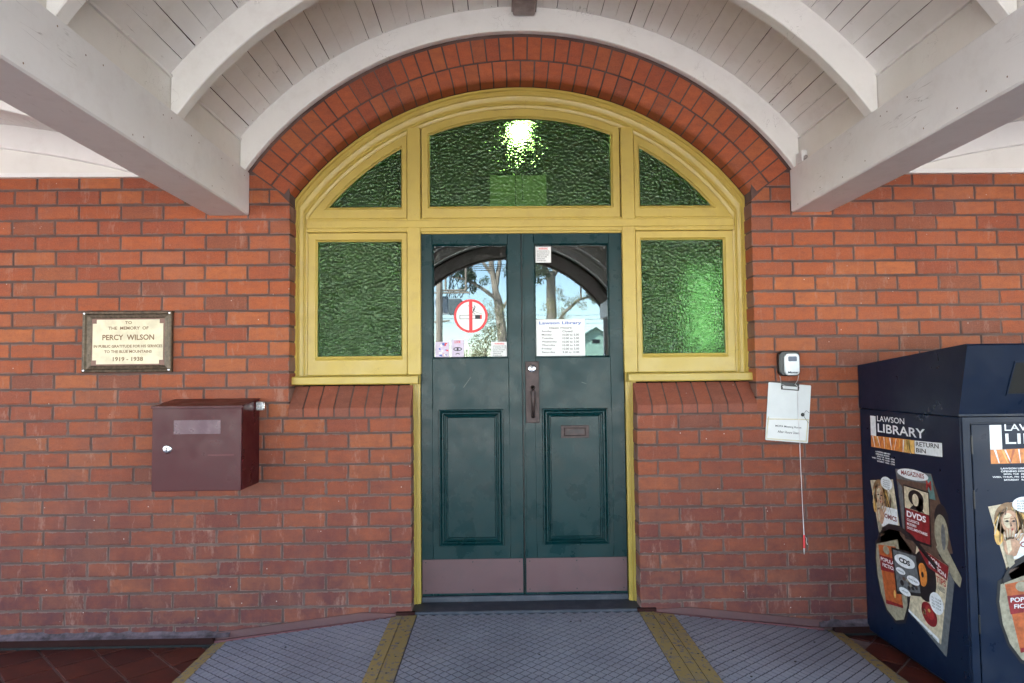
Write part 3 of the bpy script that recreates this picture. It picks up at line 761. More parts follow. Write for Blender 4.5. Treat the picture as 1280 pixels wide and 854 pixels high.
def boards(xc, zc, R, ha, n, rnd):
    da = 2*ha/n
    gaps = [[max(.0002, rnd.choice(GP)+rnd.uniform(-.0005, .0009)) for _ in YS] for _ in range(n+1)]
    for i in range(n):
        a0, a1 = -ha+da*i, -ha+da*(i+1); b = MB(); am = (a0+a1)/2
        prof = []; dz = rnd.uniform(-.0008, .0008)
        for j, y in enumerate(YS):
            g0, g1 = gaps[i][j]/R, gaps[i+1][j]/R
            st = []
            for a, r in ((a0+g0, R+.016), (a0+g0, R+.0012+dz), (a0+g0+.001/R*1.5, R+dz), (a1-g1-.001/R*1.5, R+dz), (a1-g1, R+.0012+dz), (a1-g1, R+.016)):
                st.append((xc+r*sin(a), y, zc+r*cos(a)))
            prof.append(st)
        for st in prof: b.v += st
        for j in range(len(YS)-1):
            for q in range(6):
                q2 = (q+1) % 6; b.f.append((j*6+q, j*6+q2, (j+1)*6+q2, (j+1)*6+q)); b.m.append(0)
        b.f.append(tuple(range(6))); b.f.append(tuple((len(YS)-1)*6+q for q in range(5, -1, -1))); b.m += [0, 0]
        part('ceiling_board', b, WHITE, RF)
rnd = random.Random(11)
boards(0, ZC, R_BOARD, HA, 43, rnd)
GP = [.0012, .0022, .003]
XC2, ZC2, R2L, R2B = 3.75, -3.366, 6.2, 6.335
for s in (-1, 1):
    for xi, xo in ((1.557, 1.785),):
        b = MB(); b.box(*sorted((s*xi, s*xo)), -7.2, -.001, 2.395, 2.645, 0, .007); bm = part('beam', b, BEAMW, RF)
        b = MB(); b.box(*sorted((s*1.608, s*1.611)), -7.2, -.002, 2.3938, 2.3949); part('joint_line', b, DARK, bm) if False else None
    b = MB(); b.box(*sorted((s*1.600, s*1.625)), -7.2, -.001, 2.646, 2.90); part('side_plate', b, CREAM, RF)
    b = MB(); b.box(*sorted((s*1.588, s*1.5995)), -7.2, -.046, 2.815, 2.828); part('cover_mould', b, WHITE, RF)
    b = MB(); b.box(*sorted((s*5.73, s*5.95)), -7.2, -.001, 2.395, 2.645, 0, .007); part('beam', b, BEAMW, RF)
    h2 = math.asin(1.965/R2B)
    boards(s*XC2, ZC2, R2B, h2, 47, rnd)
    for (a, c) in RY: rib_part(s*XC2, ZC2, R2L, R2B+.006, 1.96, a, c-.0005 if c == 0 else c)
    b = MB(); O = arc(R2L+.02, -h2, h2, 30, ZC2, s*XC2)
    O = [p for p in O if p[1] > 2.6405]; b.prism([(O[0][0], 2.6395)]+O+[(O[-1][0], 2.6395)], lambda u, v, d: (u, d, v), -.012, -.0015); part('end_board', b, CREAM, RF)
    b = MB(); b.box(*sorted((s*1.79, s*5.72)), -.032, -.0005, 2.614, 2.6395, 0, .002); part('batten', b, WHITE, RF)
b = MB(); b.box(-6.1, 6.1, -7.45, .0, 3.64, 3.72); part('roof_sheet', b, ROOFM, RF)
for s in (-1, 1):
    b = MB(); b.prism([(s*5.96, 2.66), (s*7.4, 2.58), (s*7.4, 2.63), (s*6.09, 3.63), (s*5.96, 3.63)], lambda u, v, d: (u, d, v), -7.45, .3); part('sun_block_eave', b, ROOFM, RF)  # eaves out of view, added to keep the sun out of the side bays
# gable infill at the outer edge, cut to the three vaults
b = MB()
def infill(xc, zc, R, xh):
    a = math.asin(xh/R); A = arc(R, -a, a, 30, zc, xc)
    b.prism([(A[0][0], 3.64)] + A + [(A[-1][0], 3.64)], lambda u, v, d: (u, d, v), -7.32, -7.262)
infill(0, ZC, 1.93, 1.59); infill(-XC2, ZC2, 6.25, 1.97); infill(XC2, ZC2, 6.25, 1.97)
b.box(-6.1, -5.72, -7.32, -7.262, 2.4, 3.64); b.box(5.72, 6.1, -7.32, -7.262, 2.4, 3.64)
b.box(-1.78, -1.59, -7.32, -7.262, 2.4, 3.64); b.box(1.59, 1.78, -7.32, -7.262, 2.4, 3.64)
part('gable_board', b, BROWN, RF)
for x in (-1.67, 1.67, -5.84, 5.84):
    t = thing('verandah_post', {-1.67: 'white post at the outer edge left of the doorway axis', 1.67: 'white post at the outer edge right of the doorway axis', -5.84: 'far left white corner post of the verandah', 5.84: 'far right white corner post of the verandah'}[x], 'post', (x, -7.1, 0))
    b = MB(); b.box(x-.07, x+.07, -7.17, -7.03, -.008, 2.394, 0, .01); part('shaft', b, BEAMW, t)
    b = MB(); b.box(x-.1, x+.1, -7.2, -7.0, -.008, .25, 0, .01); part('base', b, SKIRT, t)
b = MB()
for k in range(43):
    am = -HA + 2*HA*(k+.5)/43
    for (ya, yb_) in RY[:4]:
        for yy in (ya-.02, yb_+.02):
            if yy > -.03 or rnd.random() < .55: continue
            a_ = am+rnd.uniform(-.012, .012); r0 = R_BOARD-.0008; q = .0028
            b.face([((r0)*sin(a_)+dx*cos(a_), yy+dy, ZC+r0*cos(a_)-dx*sin(a_)) for dx, dy in ((q, 0), (q*.6, q*.8), (0, q), (-q*.8, q*.5), (-q, 0), (-q*.5, -q), (q*.5, -q))])
for s in (-1, 1):
    for k in range(26):
        yy = -.12-k*.13+rnd.uniform(-.05, .05); zz = rnd.choice([2.43, 2.60])+rnd.uniform(-.012, .012); q = .0035
        b.face([(s*1.5564, yy+dx, zz+dz) for dx, dz in ((q, 0), (q*.6, q*.8), (0, q), (-q*.8, q*.5), (-q, 0), (-q*.5, -q), (q*.5, -q))])
part('nail_heads', b, flat('rust_stain', (.22, .14, .10), .8), RF, kind='stuff')
# channel fitting along the crown of the vault
T = thing('light_channel', 'unlit grey metal light channel running along the crown of the vault', 'light fitting', (.02, -1.2, 3.56))
b = MB(); b.box(-.042, .083, -2.6, -.062, 3.530, 3.584, 0, .006); part('channel', b, GREYM, T)
b = MB(); b.box(-.050, -.0425, -2.6, -.07, 3.548, 3.586); b.box(.0835, .091, -2.6, -.07, 3.548, 3.586); part('side_lip', b, GREYM, T)
# little sensor on the right beam
T = thing('sensor_box', 'small white sensor box where the right beam meets the brick arch', 'sensor', (1.59, -.1, 2.69))
b = MB(); b.box(1.565, 1.598, -.15, -.07, 2.647, 2.715, 0, .006); part('housing', b, BEAMW, T)
b = MB(); b.tube([(1.583, -.16, 2.672), (1.583, -.148, 2.672)], .010, 10); b.box(1.572, 1.59, -.157, -.15, 2.655, 2.664); part('terminal', b, GREYM, T)

# ------------------------------------------------------------------ brass plaque
T = thing('memorial_plaque', 'brass-framed cream memorial plaque to Percy Wilson on the left brick wall', 'plaque', (-2.224, -.02, 1.508))
x0, x1, z0, z1 = -2.473, -1.976, 1.508, 1.852
R = lambda a, c, d, e_: [(a, d), (c, d), (c, e_), (a, e_)]
b = MB(); b.loft(R(x0, x1, z0, z1), R(x0+.045, x1-.045, z0+.04, z1-.04), [(0, 0), (0, -.022), (.1, -.028), (.35, -.026), (.5, -.016), (.8, -.013), (1, -.010), (1, 0)], True, 0, True); part('frame', b, BRASS, T)
b = MB(); n_ = .022; px0, px1, pz0, pz1 = x0+.052, x1-.052, z0+.047, z1-.047
b.prism([(px0+n_, pz0), (px1-n_, pz0), (px1-n_, pz0+n_), (px1, pz0+n_), (px1, pz1-n_), (px1-n_, pz1-n_), (px1-n_, pz1), (px0+n_, pz1), (px0+n_, pz1-n_), (px0, pz1-n_), (px0, pz0+n_), (px0+n_, pz0+n_)], lambda u, v, d: (u, d, v), -.0125, -.004)
part('plate', b, PLATE, T)
b = MB(); b.box(x0+.04, x1-.04, -.009, 0, z0+.035, z1-.035); part('backing', b, flat('plaque_brown_enamel', (.20, .10, .075), .5), T)
b = MB()
for zz, body, hw, h in ((1.788, 'TO', .019, .017), (1.757, 'THE  MEMORY  OF', .112, .018), (1.705, 'PERCY  WILSON', .144, .031), (1.655, 'IN PUBLIC GRATITUDE FOR HIS SERVICES', .191, .016), (1.625, 'TO THE BLUE MOUNTAINS', .132, .016), (1.583, '1919 - 1938', .084, .024)):
    text(b, body, -2.222-hw, -2.222+hw, zz-h/2, zz+h/2, wm, -.0132, 0, .022)
part('lettering', b, LETTER, T, kind='stuff')
for q in ((x0+.012, z0+.012), (x1-.012, z0+.012), (x0+.012, z1-.012), (x1-.012, z1-.012)):
    b = MB(); b.lathe((q[0], -.028, q[1]), [(0, -.002), (.005, -.001), (.007, .001)], 'y', 10); part('corner_stud', b, CHROME, T)

# ------------------------------------------------------------------ maroon letterbox
T = thing('letterbox', 'maroon metal letterbox with a round chrome lock on the left brick wall', 'letterbox', (-1.72, -.13, .885))
x0, x1, yf, z0, zf, zb = -1.955, -1.488, -.260, .886, 1.326, 1.356
b = MB(); b.prism([(0, z0), (0, zb-.004), (yf+.012, zf-.006), (yf+.012, z0)], lambda u, v, d: (d, u-.003, v), x0+.003, x1-.002); part('case', b, MAR, T)
b = MB(); b.box(x0, x1-.004, yf-.004, yf+.006, z0-.002, zf-.012, 0, .002); dr = part('door', b, MAR, T)
b = MB(); b.prism([(0, zb), (yf-.008, zf), (yf-.008, zf-.012), (yf-.004, zf-.012), (yf-.004, zf-.004), (0, zb-.0035)], lambda u, v, d: (d, u-.003, v), x0-.004, x1+.003); ld = part('lid', b, MAR, T)
b = MB(); sl = (zb-zf)/(-yf+.008); yy0, yy1 = -.20, -.165
b.face([(-1.84, yy0, zb+sl*yy0+.0012), (-1.60, yy0, zb+sl*yy0+.0012), (-1.60, yy1, zb+sl*yy1+.0012), (-1.84, yy1, zb+sl*yy1+.0012)]); part('slot', b, BLACKP, ld)
b = MB(); b.lathe((-1.875, yf-.004, 1.103), [(0, -.007), (.014, -.007), (.020, -.005), (.0235, 0)], 'y', 24); lk = part('lock', b, CHROME, dr, True)
b = MB(); b.lathe((-1.875, yf-.0112, 1.108), [(0, -.0006), (.0045, -.0004), (.005, .001)], 'y', 10); b.box(-1.8775, -1.8725, yf-.0118, yf-.0108, 1.094, 1.106); part('keyhole', b, BLACKP, lk)
b = MB(); b.box(-1.842, -1.600, yf-.0052, yf-.0042, 1.180, 1.252, 0); part('label_patch', b, paint('old_sticker_film', (.085, .022, .045), .28, (.22, .14, .17), .5, None, .7, (1, 1, 1), 40), dr)
b = MB(); b.box(-1.665, -1.53, yf-.0048, yf-.0042, 1.066, 1.072); part('scrape', b, flat('dull_red_scrape', (.13, .02, .025), .5), dr)
b = MB(); b.box(-1.487, -1.447, -.075, -.035, 1.290, 1.338, 0, .004); lt = part('side_latch', b, SILVER, T)
b = MB(); b.tube([(-1.466, -.076, 1.314), (-1.466, -.082, 1.314)], .008, 10); b.box(-1.447, -1.440, -.07, -.045, 1.300, 1.328, 0, .001); part('latch_pin', b, CHROME, lt)

# ------------------------------------------------------------------ key safe, clipboard, pen on string
T = thing('key_safe', 'small black and silver key safe fixed above the clipboard', 'key safe', (1.508, -.03, 1.45))
def rr(x0, x1, z0, z1, r, n=5):
    o = []
    for cx_, cz_, a0 in ((x1-r, z1-r, 0), (x1-r, z0+r, 90), (x0+r, z0+r, 180), (x0+r, z1-r, 270)):
        for i in range(n+1): a = rad(a0+90*i/n); o.append((cx_+r*sin(a), cz_+r*cos(a)))
    return o
def rbox(b, x0, x1, z0, z1, r, yb, yf, ch=.003, mi=0):
    O = rr(x0, x1, z0, z1, r); I = rr(x0+ch, x1-ch, z0+ch, z1-ch, max(r-ch, .001))
    k = len(b.v); n = len(O)
    b.v += [(p[0], yb, p[1]) for p in O] + [(p[0], yf+ch, p[1]) for p in O] + [(p[0], yf, p[1]) for p in I]
    for j in range(2):
        for i in range(n): l = (i+1) % n; b.f.append((k+j*n+i, k+j*n+l, k+(j+1)*n+l, k+(j+1)*n+i)); b.m.append(mi)
    b.f.append(tuple(range(k+2*n, k+3*n))); b.m.append(mi); b.f.append(tuple(range(k+n-1, k-1, -1))); b.m.append(mi)
b = MB(); rbox(b, 1.448, 1.568, 1.449, 1.592, .028, -.002, -.040, .006); part('housing', b, BLACKP, T, True)
b = MB(); rbox(b, 1.474, 1.562, 1.452, 1.578, .024, -.038, -.048, .004); cv = part('cover', b, SILVER, T, True)
b = MB(); rbox(b, 1.496, 1.545, 1.532, 1.560, .006, -.047, -.0505, .001); part('shutter', b, flat('dark_shutter', (.05, .07, .12), .3), cv)
b = MB(); text(b, 'Master', 1.490, 1.552, 1.463, 1.476, wm, -.0486, 0, .03, lambda u, v: (u+(v-1.463)*.3, v)); part('brand_lettering', b, INK, cv, kind='stuff')
b = MB(); b.tube([(1.452, -.03, 1.452), (1.458, -.026, 1.43), (1.462, -.02, 1.405), (1.49, -.02, 1.392)], .0016, 6); part('wire', b, SILVER, T); b = MB(); b.tube([(1.560, -.03, 1.452), (1.556, -.026, 1.425), (1.540, -.02, 1.398)], .0016, 6); part('wire', b, SILVER, T)
# clipboard frame of reference: tilted five degrees
cc, ct = Vector((1.502, 1.241)), rad(-5.1)
def cm(u, v, d): return (cc.x+u*cos(ct)-v*sin(ct), d, cc.y+u*sin(ct)+v*cos(ct))
T = thing('clipboard', 'tilted white clipboard hanging under the key safe with a paper pocket', 'clipboard', (cc.x, -.01, 1.07))
b = MB(); b.prism(rr(-.122, .122, -.164, .164, .006), cm, -.008, -.012); part('board', b, PAPERB, T)
b = MB(); b.prism([(-.050, .128), (.050, .128), (.050, .142), (.043, .142), (.043, .134), (-.043, .134), (-.043, .142), (-.050, .142)], cm, -.013, -.020)
b.prism([(-.048, .150), (.048, .150), (.052, .170), (-.052, .170)], cm, -.013, -.019); b.prism([(-.051, .140), (-.045, .140), (-.045, .152), (-.051, .152)], cm, -.013, -.020); b.prism([(.045, .140), (.051, .140), (.051, .152), (.045, .152)], cm, -.013, -.020)
part('clip', b, BLACKP, T)
b = MB(); b.prism([(-.112, -.152), (.112, -.152), (.112, -.036), (.0, -.030), (-.112, -.036)], cm, -.0125, -.0135); pk = part('paper_pocket', b, PAPER, T)
b = MB(); text(b, 'MOPA Meeting Room', -.070, .078, -.088, -.074, cm, -.0142, 0, .01); text(b, 'After Hours Users', -.055, .070, -.118, -.104, cm, -.0142, 0, .01); part('print', b, INK, pk, kind='stuff')
b = MB()
for (q0, q1) in (((-.120, -.045), (.118, -.030)), ((-.118, -.150), (-.112, -.030)), ((.110, -.156), (.114, -.03)), ((-.118, -.156), (.114, -.154))):
    p, q = Vector(q0), Vector(q1); d_ = (q-p).normalized(); n2 = Vector((-d_.y, d_.x))*.003
    b.face([cm(*(p-n2), -.0146), cm(*(q-n2), -.0146), cm(*(q+n2), -.0146), cm(*(p+n2), -.0146)])
part('tape', b, flat('yellowed_tape', (.62, .58, .42), .35), T)
b = MB(); c0 = cm(.083, -.005, 0); b.lathe((c0[0], -.012, c0[2]), [(0, -.004), (.009, -.004), (.011, -.001), (.011, 0)], 'y', 16); part('button', b, BLACKP, T)
b = MB(); b.tube([cm(.083, -.005, -.016), cm(.10, .02, -.016), cm(.119, .008, -.014)], .0012, 5); b.tube([cm(.083, -.005, -.016), cm(.10, -.03, -.016), cm(.118, -.05, -.014)], .0012, 5); part('cord', b, INK, T)
T = thing('pen_on_string', 'red pen hanging on a long white string below the clipboard', 'pen', (1.569, -.02, .44))
b = MB(); sp = [(1.545, -.021, 1.40), (1.556, -.018, 1.39), (1.556, -.018, 1.2), (1.560, -.019, 1.08), (1.563, -.012, .95), (1.567, -.010, .75), (1.570, -.010, .55)]
b.tube(sp, .0016, 6); b.tube([(1.570, -.010, .55), (1.584, -.013, .535), (1.580, -.016, .515), (1.586, -.014, .50)], .0016, 6); b.tube([(1.558, -.018, 1.06), (1.564, -.010, .9), (1.568, -.010, .7), (1.572, -.011, .55)], .0012, 6); part('string', b, flat('white_string', (.72, .68, .70), .8), T)
b = MB(); b.tube([(1.570, -.012, .553), (1.568, -.013, .48)], .0055, 10); part('barrel', b, RED, T, True)
b = MB(); b.tube([(1.568, -.013, .48), (1.567, -.014, .462), (1.5665, -.014, .446)], [.0055, .0045, .001], 10); part('tip', b, SILVER, T, True)

# ------------------------------------------------------------------ library return bin
X0, X1, YF, YB = 1.912, 2.865, -.862, -.012
T = thing('book_return_bin', 'navy blue library book return bin printed with a collage of books', 'return bin', (2.39, -.45, 0))
b = MB(); b.box(X0, X1, YF, YB, .03, 1.262, 0, .005); body = part('body', b, NAVY, T)
b = MB(); b.box(X0+.04, X1-.04, YF+.05, YB-.03, 0, .032); part('plinth', b, BLACKP, T)
b = MB(); b.prism([(YB, 1.2645), (YB, 1.506), (-.925, 1.586), (-.932, 1.578), (YF+.004, 1.274), (YF+.004, 1.2645)], lambda u, v, d: (d, u, v), X0-.002, X1+.002); hood = part('hood', b, NAVY, T)
# face frame and door
b = MB(); b.loft(R(X0+.001, X1-.001, .032, 1.262), R(X0+.036, X1-.036, .07, 1.236), [(0, YF), (0, YF-.010), (.05, YF-.012), (.95, YF-.012), (1, YF-.010), (1, YF)], True, 0, True); part('face_frame', b, NAVY, T)
b = MB(); b.box(X0+.042, X1-.042, YF-.011, YF-.001, .076, 1.230, 0, .002); bd = part('door', b, NAVY, T)
for zz in (1.14, .90, .36):
    b = MB(); b.tube([(X0+.039, YF-.013, zz-.04), (X0+.039, YF-.013, zz+.04)], .004, 8); part('hinge', b, BLACKP, bd)
def hp_(u, t, d):   # hood face: u across, t up the slope
    y0, z0_, y1, z1_ = YF+.004, 1.274, -.932, 1.578
    return (X0+u, y0+(y1-y0)*t-d, z0_+(z1_-z0_)*t-d*.24)
b = MB(); pts = [(.198, .27), (.76, .27), (.74, .77), (.217, .77)]
b.face([hp_(u, t, .001) for u, t in pts])
part('chute_opening', b, DARK, hood)
b = MB(); O = pts; I = [(.204, .30), (.752, .30), (.734, .75), (.222, .75)]
b.loft(O, I, [(0, 0), (0, .004), (1, .004), (1, .001)], True, 0, True, fn=hp_); part('chute_rim', b, NAVY, hood)

C = {}
def pcol(n, c): 
    if n not in C: C[n] = flat('print_'+n, c, .36, 0, .10 if n in ('white', 'navy') else .26, .02, 45)
    return C[n]
cols = dict(white=(.72, .74, .78), orange=(.60, .20, .04), amber=(.66, .40, .12), cream=(.55, .47, .34), skin=(.46, .27, .18), hair=(.24, .14, .07),
            black=(.012, .012, .015), dred=(.22, .015, .02), tan=(.30, .27, .20), teal=(.10, .20, .20), rust=(.42, .10, .03), grey=(.12, .13, .14), brown=(.10, .06, .045), navy=(.012, .028, .072), red=(.35, .03, .03), blue=(.10, .20, .38))
ck = list(cols); CM = [pcol(k, cols[k]) for k in ck]; ci = {k: i for i, k in enumerate(ck)}
def artwork(fn, parent):
    b = MB(); L = [0]
    def P(pts, c, lay):
        b.face([fn(u, v, .0006+lay*.00045) for u, v in pts], ci[c])
    def E(cu, cv, ru, rv, c, lay, tilt=0, n=28):
        P([(cu+ru*cos(t*2*pi/n)*cos(tilt)-rv*sin(t*2*pi/n)*sin(tilt), cv+ru*cos(t*2*pi/n)*sin(tilt)+rv*sin(t*2*pi/n)*cos(tilt)) for t in range(n)], c, lay)
    def X(body, u0, u1, v0, v1, c, lay, bold=.02, sl=0): text(b, body, u0, u1, v0, v1, fn, .0006+lay*.00045, ci[c], bold, lambda u, v: (u, v+(u-u0)*sl))
    # header
    P([(.122, 1.118), (.176, 1.118), (.176, 1.226), (.122, 1.226)], 'white', 0)
    X('LAWSON', .190, .440, 1.200, 1.230, 'white', 0, .01); X('LIBRARY', .192, .605, 1.142, 1.188, 'white', 0, .015)
    P([(.122, 1.055), (.518, 1.060), (.518, 1.128), (.122, 1.117)], 'orange', 0)
    rs = random.Random(5)
    for k in range(13):
        u = .135+k*.028+rs.uniform(-.008, .008); w_ = rs.uniform(.004, .013); sl = rs.uniform(-.02, .03)
        P([(u+sl, 1.058), (u+sl+w_*.4, 1.058), (u+w_, 1.116+(u-.122)*.02), (u, 1.116+(u-.122)*.02)], ('white', 'amber', 'white', 'rust')[k % 4], 1)
    P([(.430, 1.060), (.518, 1.062), (.518, 1.126), (.440, 1.124)], 'amber', 1)
    P([(.520, 1.062), (.730, 1.070), (.730, 1.134), (.520, 1.126)], 'white', 0)
    X('RETURN', .530, .706, 1.100, 1.122, 'black', 1, .02, .03); X('BIN', .530, .608, 1.070, 1.091, 'black', 1, .02, .03)
    for k, (a, c) in enumerate((('LAWSON LIBRARY', ''), ('OPENING HOURS', ''), ('MON, TUE', '10AM - 5PM'), ('WED, THUR, FRI', '10AM - 6PM'), ('SATURDAY', '9AM - 12PM'))):
        zz = 1.038-k*.0125
        if c: X(a, .245-.0085*len(a), .245, zz-.008, zz, 'white', 0, .03); X(c, .255, .255+.0085*len(c), zz-.008, zz, 'white', 0, .03)
        else: X(a, .165, .165+.010*len(a), zz-.008, zz, 'white', 0, .03)
    # comics cover: a blurred face behind raised hands
    P([(.100, .868), (.320, .905), (.372, .640), (.172, .590)], 'cream', 1)
    E(.190, .812, .066, .074, 'hair', 2); E(.245, .780, .034, .090, 'hair', 2, .2); E(.150, .775, .026, .075, 'amber', 2, -.15)
    E(.196, .800, .040, .052, 'skin', 3, .12); E(.188, .806, .024, .034, 'cream', 4, .12); E(.212, .790, .016, .034, 'brown', 4, .1); E(.206, .792, .014, .036, 'skin', 5, .1)
    for k in range(22):
        a_ = rs.uniform(-.06, .075); u0_ = .190+a_; w_ = rs.uniform(.002, .006); dn = rs.uniform(.05, .14); bend = a_*rs.uniform(.3, 1.1)
        top = .872-abs(a_)*.5
        if -.028 < a_ < .034: dn = rs.uniform(.012, .035)
        P([(u0_-bend*.3, top), (u0_+w_-bend*.3, top), (u0_+w_+bend*.5, top-dn), (u0_+bend*.5, top-dn)], ('amber', 'hair', 'cream', 'brown')[k % 4], 6)
    for ex in (.180, .210): P([(ex-.012, .803), (ex, .810), (ex+.012, .804), (ex, .799)], 'brown', 7); E(ex, .804, .0045, .0045, 'black', 8); P([(ex-.014, .816), (ex+.012, .820), (ex+.013, .817), (ex-.013, .812)], 'hair', 7)
    P([(.196, .800), (.203, .782), (.193, .780)], 'brown', 7); P([(.184, .769), (.192, .773), (.197, .771), (.203, .773), (.211, .768), (.198, .761)], 'red', 7)
    for (u_, v_, l_, t_) in ((.168, .738, .046, .15), (.180, .748, .050, .05), (.192, .752, .050, -.05), (.205, .747, .046, -.2), (.228, .745, .05, -.5), (.238, .730, .045, -.6)):
        E(u_, v_, .0075, l_*.5, 'skin', 8, t_); E(u_-.002, v_+.002, .003, l_*.42, 'cream', 9, t_)
    P([(.158, .735), (.215, .735), (.236, .70), (.215, .655), (.178, .64), (.162, .68)], 'skin', 8); P([(.170, .72), (.190, .725), (.195, .68), (.178, .66)], 'cream', 9)
    P([(.25, .75), (.29, .83), (.31, .80), (.335, .70)], 'tan', 2); P([(.262, .75), (.292, .81), (.300, .79), (.29, .74)], 'brown', 3); P([(.180, .60), (.165, .66), (.20, .655), (.205, .62)], 'tan', 9)
    P([(.202, .640), (.352, .655), (.352, .756), (.202, .748)], 'white', 5); X('COMICS', .208, .345, .690, .715, 'dred', 6, .03)
    E(.262, .876, .055, .034, 'white', 5); P([(.265, .85), (.285, .852), (.288, .825)], 'white', 5)
    for k in range(4): X('PLEASE READ'[: 9-k], .230, .292, .888-k*.011, .894-k*.011, 'grey', 6, .01)
    # magazine sheet behind the dvd
    P([(.345, .965), (.640, .980), (.735, .78), (.775, .640), (.640, .600), (.395, .625)], 'brown', 0)
    P([(.345, .965), (.640, .980), (.655, .93), (.36, .915)], 'grey', 1); P([(.360, .905), (.400, .880), (.425, .66), (.40, .64)], 'grey', 1)
    P([(.600, .962), (.642, .968), (.668, .86), (.622, .86)], 'teal', 2); X('M', .60, .64, .90, .945, 'red', 3, .04)
    E(.705, .775, .052, .075, 'black', 2); E(.700, .715, .050, .085, 'tan', 3); E(.715, .70, .016, .06, 'grey', 4)
    E(.494, .955, .128, .026, 'white', 5, .02); X('MAGAZINES', .400, .590, .943, .966, 'dred', 6, .02, .03)
    # dvd case with a plain silhouette
    P([(.412, .896), (.622, .890), (.624, .630), (.410, .622)], 'black', 3); P([(.418, .888), (.614, .884), (.616, .780), (.420, .780)], 'cream', 4)
    E(.515, .842, .062, .040, 'black', 5); E(.540, .815, .035, .035, 'black', 5); E(.512, .833, .026, .030, 'cream', 6); P([(.46, .782), (.50, .812), (.53, .812), (.58, .782)], 'black', 5)
    P([(.420, .778), (.616, .778), (.616, .640), (.420, .634)], 'dred', 4)
    X('DVDS', .434, .590, .738, .768, 'white', 5, .03)
    for k, t in enumerate(('CLASSICS', 'MODERN', 'DOCUMENTARIES')): X(t, .434, .434+.0125*len(t), .717-k*.020, .730-k*.020, 'white', 5, .02)
    # bag outline, strap
    P([(.128, .545), (.118, .455), (.130, .36), (.160, .265), (.215, .190), (.300, .158), (.385, .190), (.430, .29), (.46, .40), (.50, .55), (.32, .66)], 'black', 1)
    P([(.140, .530), (.131, .455), (.142, .36), (.170, .275), (.220, .205), (.300, .176), (.372, .205), (.41, .29), (.40, .42), (.34, .60)], 'tan', 2)
    st = [(.150, .545), (.185, .610), (.270, .655), (.370, .665), (.480, .640), (.585, .585), (.660, .545)]
    for i in range(6):
        (a, c), (e_, f_) = st[i], st[i+1]; P([(a, c-.016), (e_, f_-.016), (e_, f_+.012), (a, c+.012)], 'black', 7)
    P([(.165, .60), (.30, .66), (.62, .63), (.745, .575), (.735, .53), (.62, .50), (.20, .53)], 'brown', 1)
    # novel
    P([(.158, .530), (.325, .560), (.370, .262), (.215, .235)], 'rust', 3); P([(.166, .480), (.335, .495), (.345, .425), (.178, .400)], 'dred', 4)
    X('POPULAR', .180, .325, .452, .472, 'white', 5, .02, .05); X('FICTION', .195, .320, .425, .444, 'white', 5, .02, .05)
    E(.235, .520, .030, .022, 'tan', 4); E(.300, .310, .010, .020, 'amber', 4); P([(.215, .255), (.370, .275), (.372, .262), (.215, .235)], 'dred', 4)
    # record and cd case
    E(.560, .478, .090, .120, 'black', 4); E(.545, .480, .036, .056, 'orange', 5); E(.545, .480, .010, .014, 'black', 6)
    P([(.285, .548), (.505, .568), (.540, .372), (.318, .318)], 'black', 6); P([(.30, .540), (.495, .556), (.525, .385), (.330, .335)], 'grey', 7)
    for k in range(16):
        u, v = rs.uniform(.35, .50), rs.uniform(.365, .43); E(u, v, rs.uniform(.006, .016), rs.uniform(.006, .014), ('black', 'tan', 'brown', 'black')[k % 4], 8)
    E(.402, .505, .088, .031, 'white', 9, .05); X('CDS', .355, .450, .492, .518, 'black', 10, .05)
    E(.365, .447, .040, .016, 'white', 9); E(.470, .430, .052, .020, 'white', 9); E(.395, .352, .050, .018, 'white', 9)
    X('CLASSICAL', .335, .395, .443, .450, 'grey', 10, .01); X('WORLD MUSIC', .430, .510, .426, .434, 'grey', 10, .01); X('HIP HOP', .370, .420, .349, .356, 'grey', 10, .01)
    # non-fiction magazine
    P([(.745, .560), (.778, .512), (.700, .150), (.420, .262)], 'grey', 1)
    P([(.505, .612), (.745, .572), (.664, .192), (.418, .270)], 'cream', 2)
    P([(.505, .612), (.745, .572), (.730, .505), (.590, .530)], 'dred', 5); X('NON-', .600, .690, .570, .590, 'white', 6, .02, -.25); X('FICTION', .600, .722, .545, .565, 'white', 6, .02, -.25)
    X('TIPS', .650, .720, .478, .508, 'red', 5, .02, -.1); X('NEED', .660, .712, .445, .466, 'grey', 5, .01, -.1)
    E(.585, .305, .062, .050, 'dred', 5, -.5); E(.590, .315, .035, .030, 'red', 6, -.5)
    for k in range(8): E(.575+rs.uniform(-.035, .035), .315+rs.uniform(-.03, .03), .010, .008, ('skin', 'red', 'amber')[k % 3], 7)
    P([(.418, .275), (.655, .215), (.652, .194), (.418, .262)], 'white', 6); X('FOOD - TRAVEL - COOKING - COMPUTERS', .435, .640, .246, .256, 'grey', 7, .01, -.24)
    E(.645, .375, .052, .050, 'white', 6)
    for k in range(4): X('FILL YOUR MIND'[: 12-k], .612, .680, .392-k*.014, .400-k*.014, 'grey', 7, .01)
    # bottle shape at right
    P([(.655, .640), (.700, .690), (.730, .66), (.830, .545), (.815, .500), (.775, .520)], 'tan', 1)
    part('printed_collage', b, CM, parent, kind='stuff')
artwork(lambda u, v, d: (X0-d, -u, v), body)
artwork(lambda u, v, d: (X0+u, YF-.011-d, v), bd)

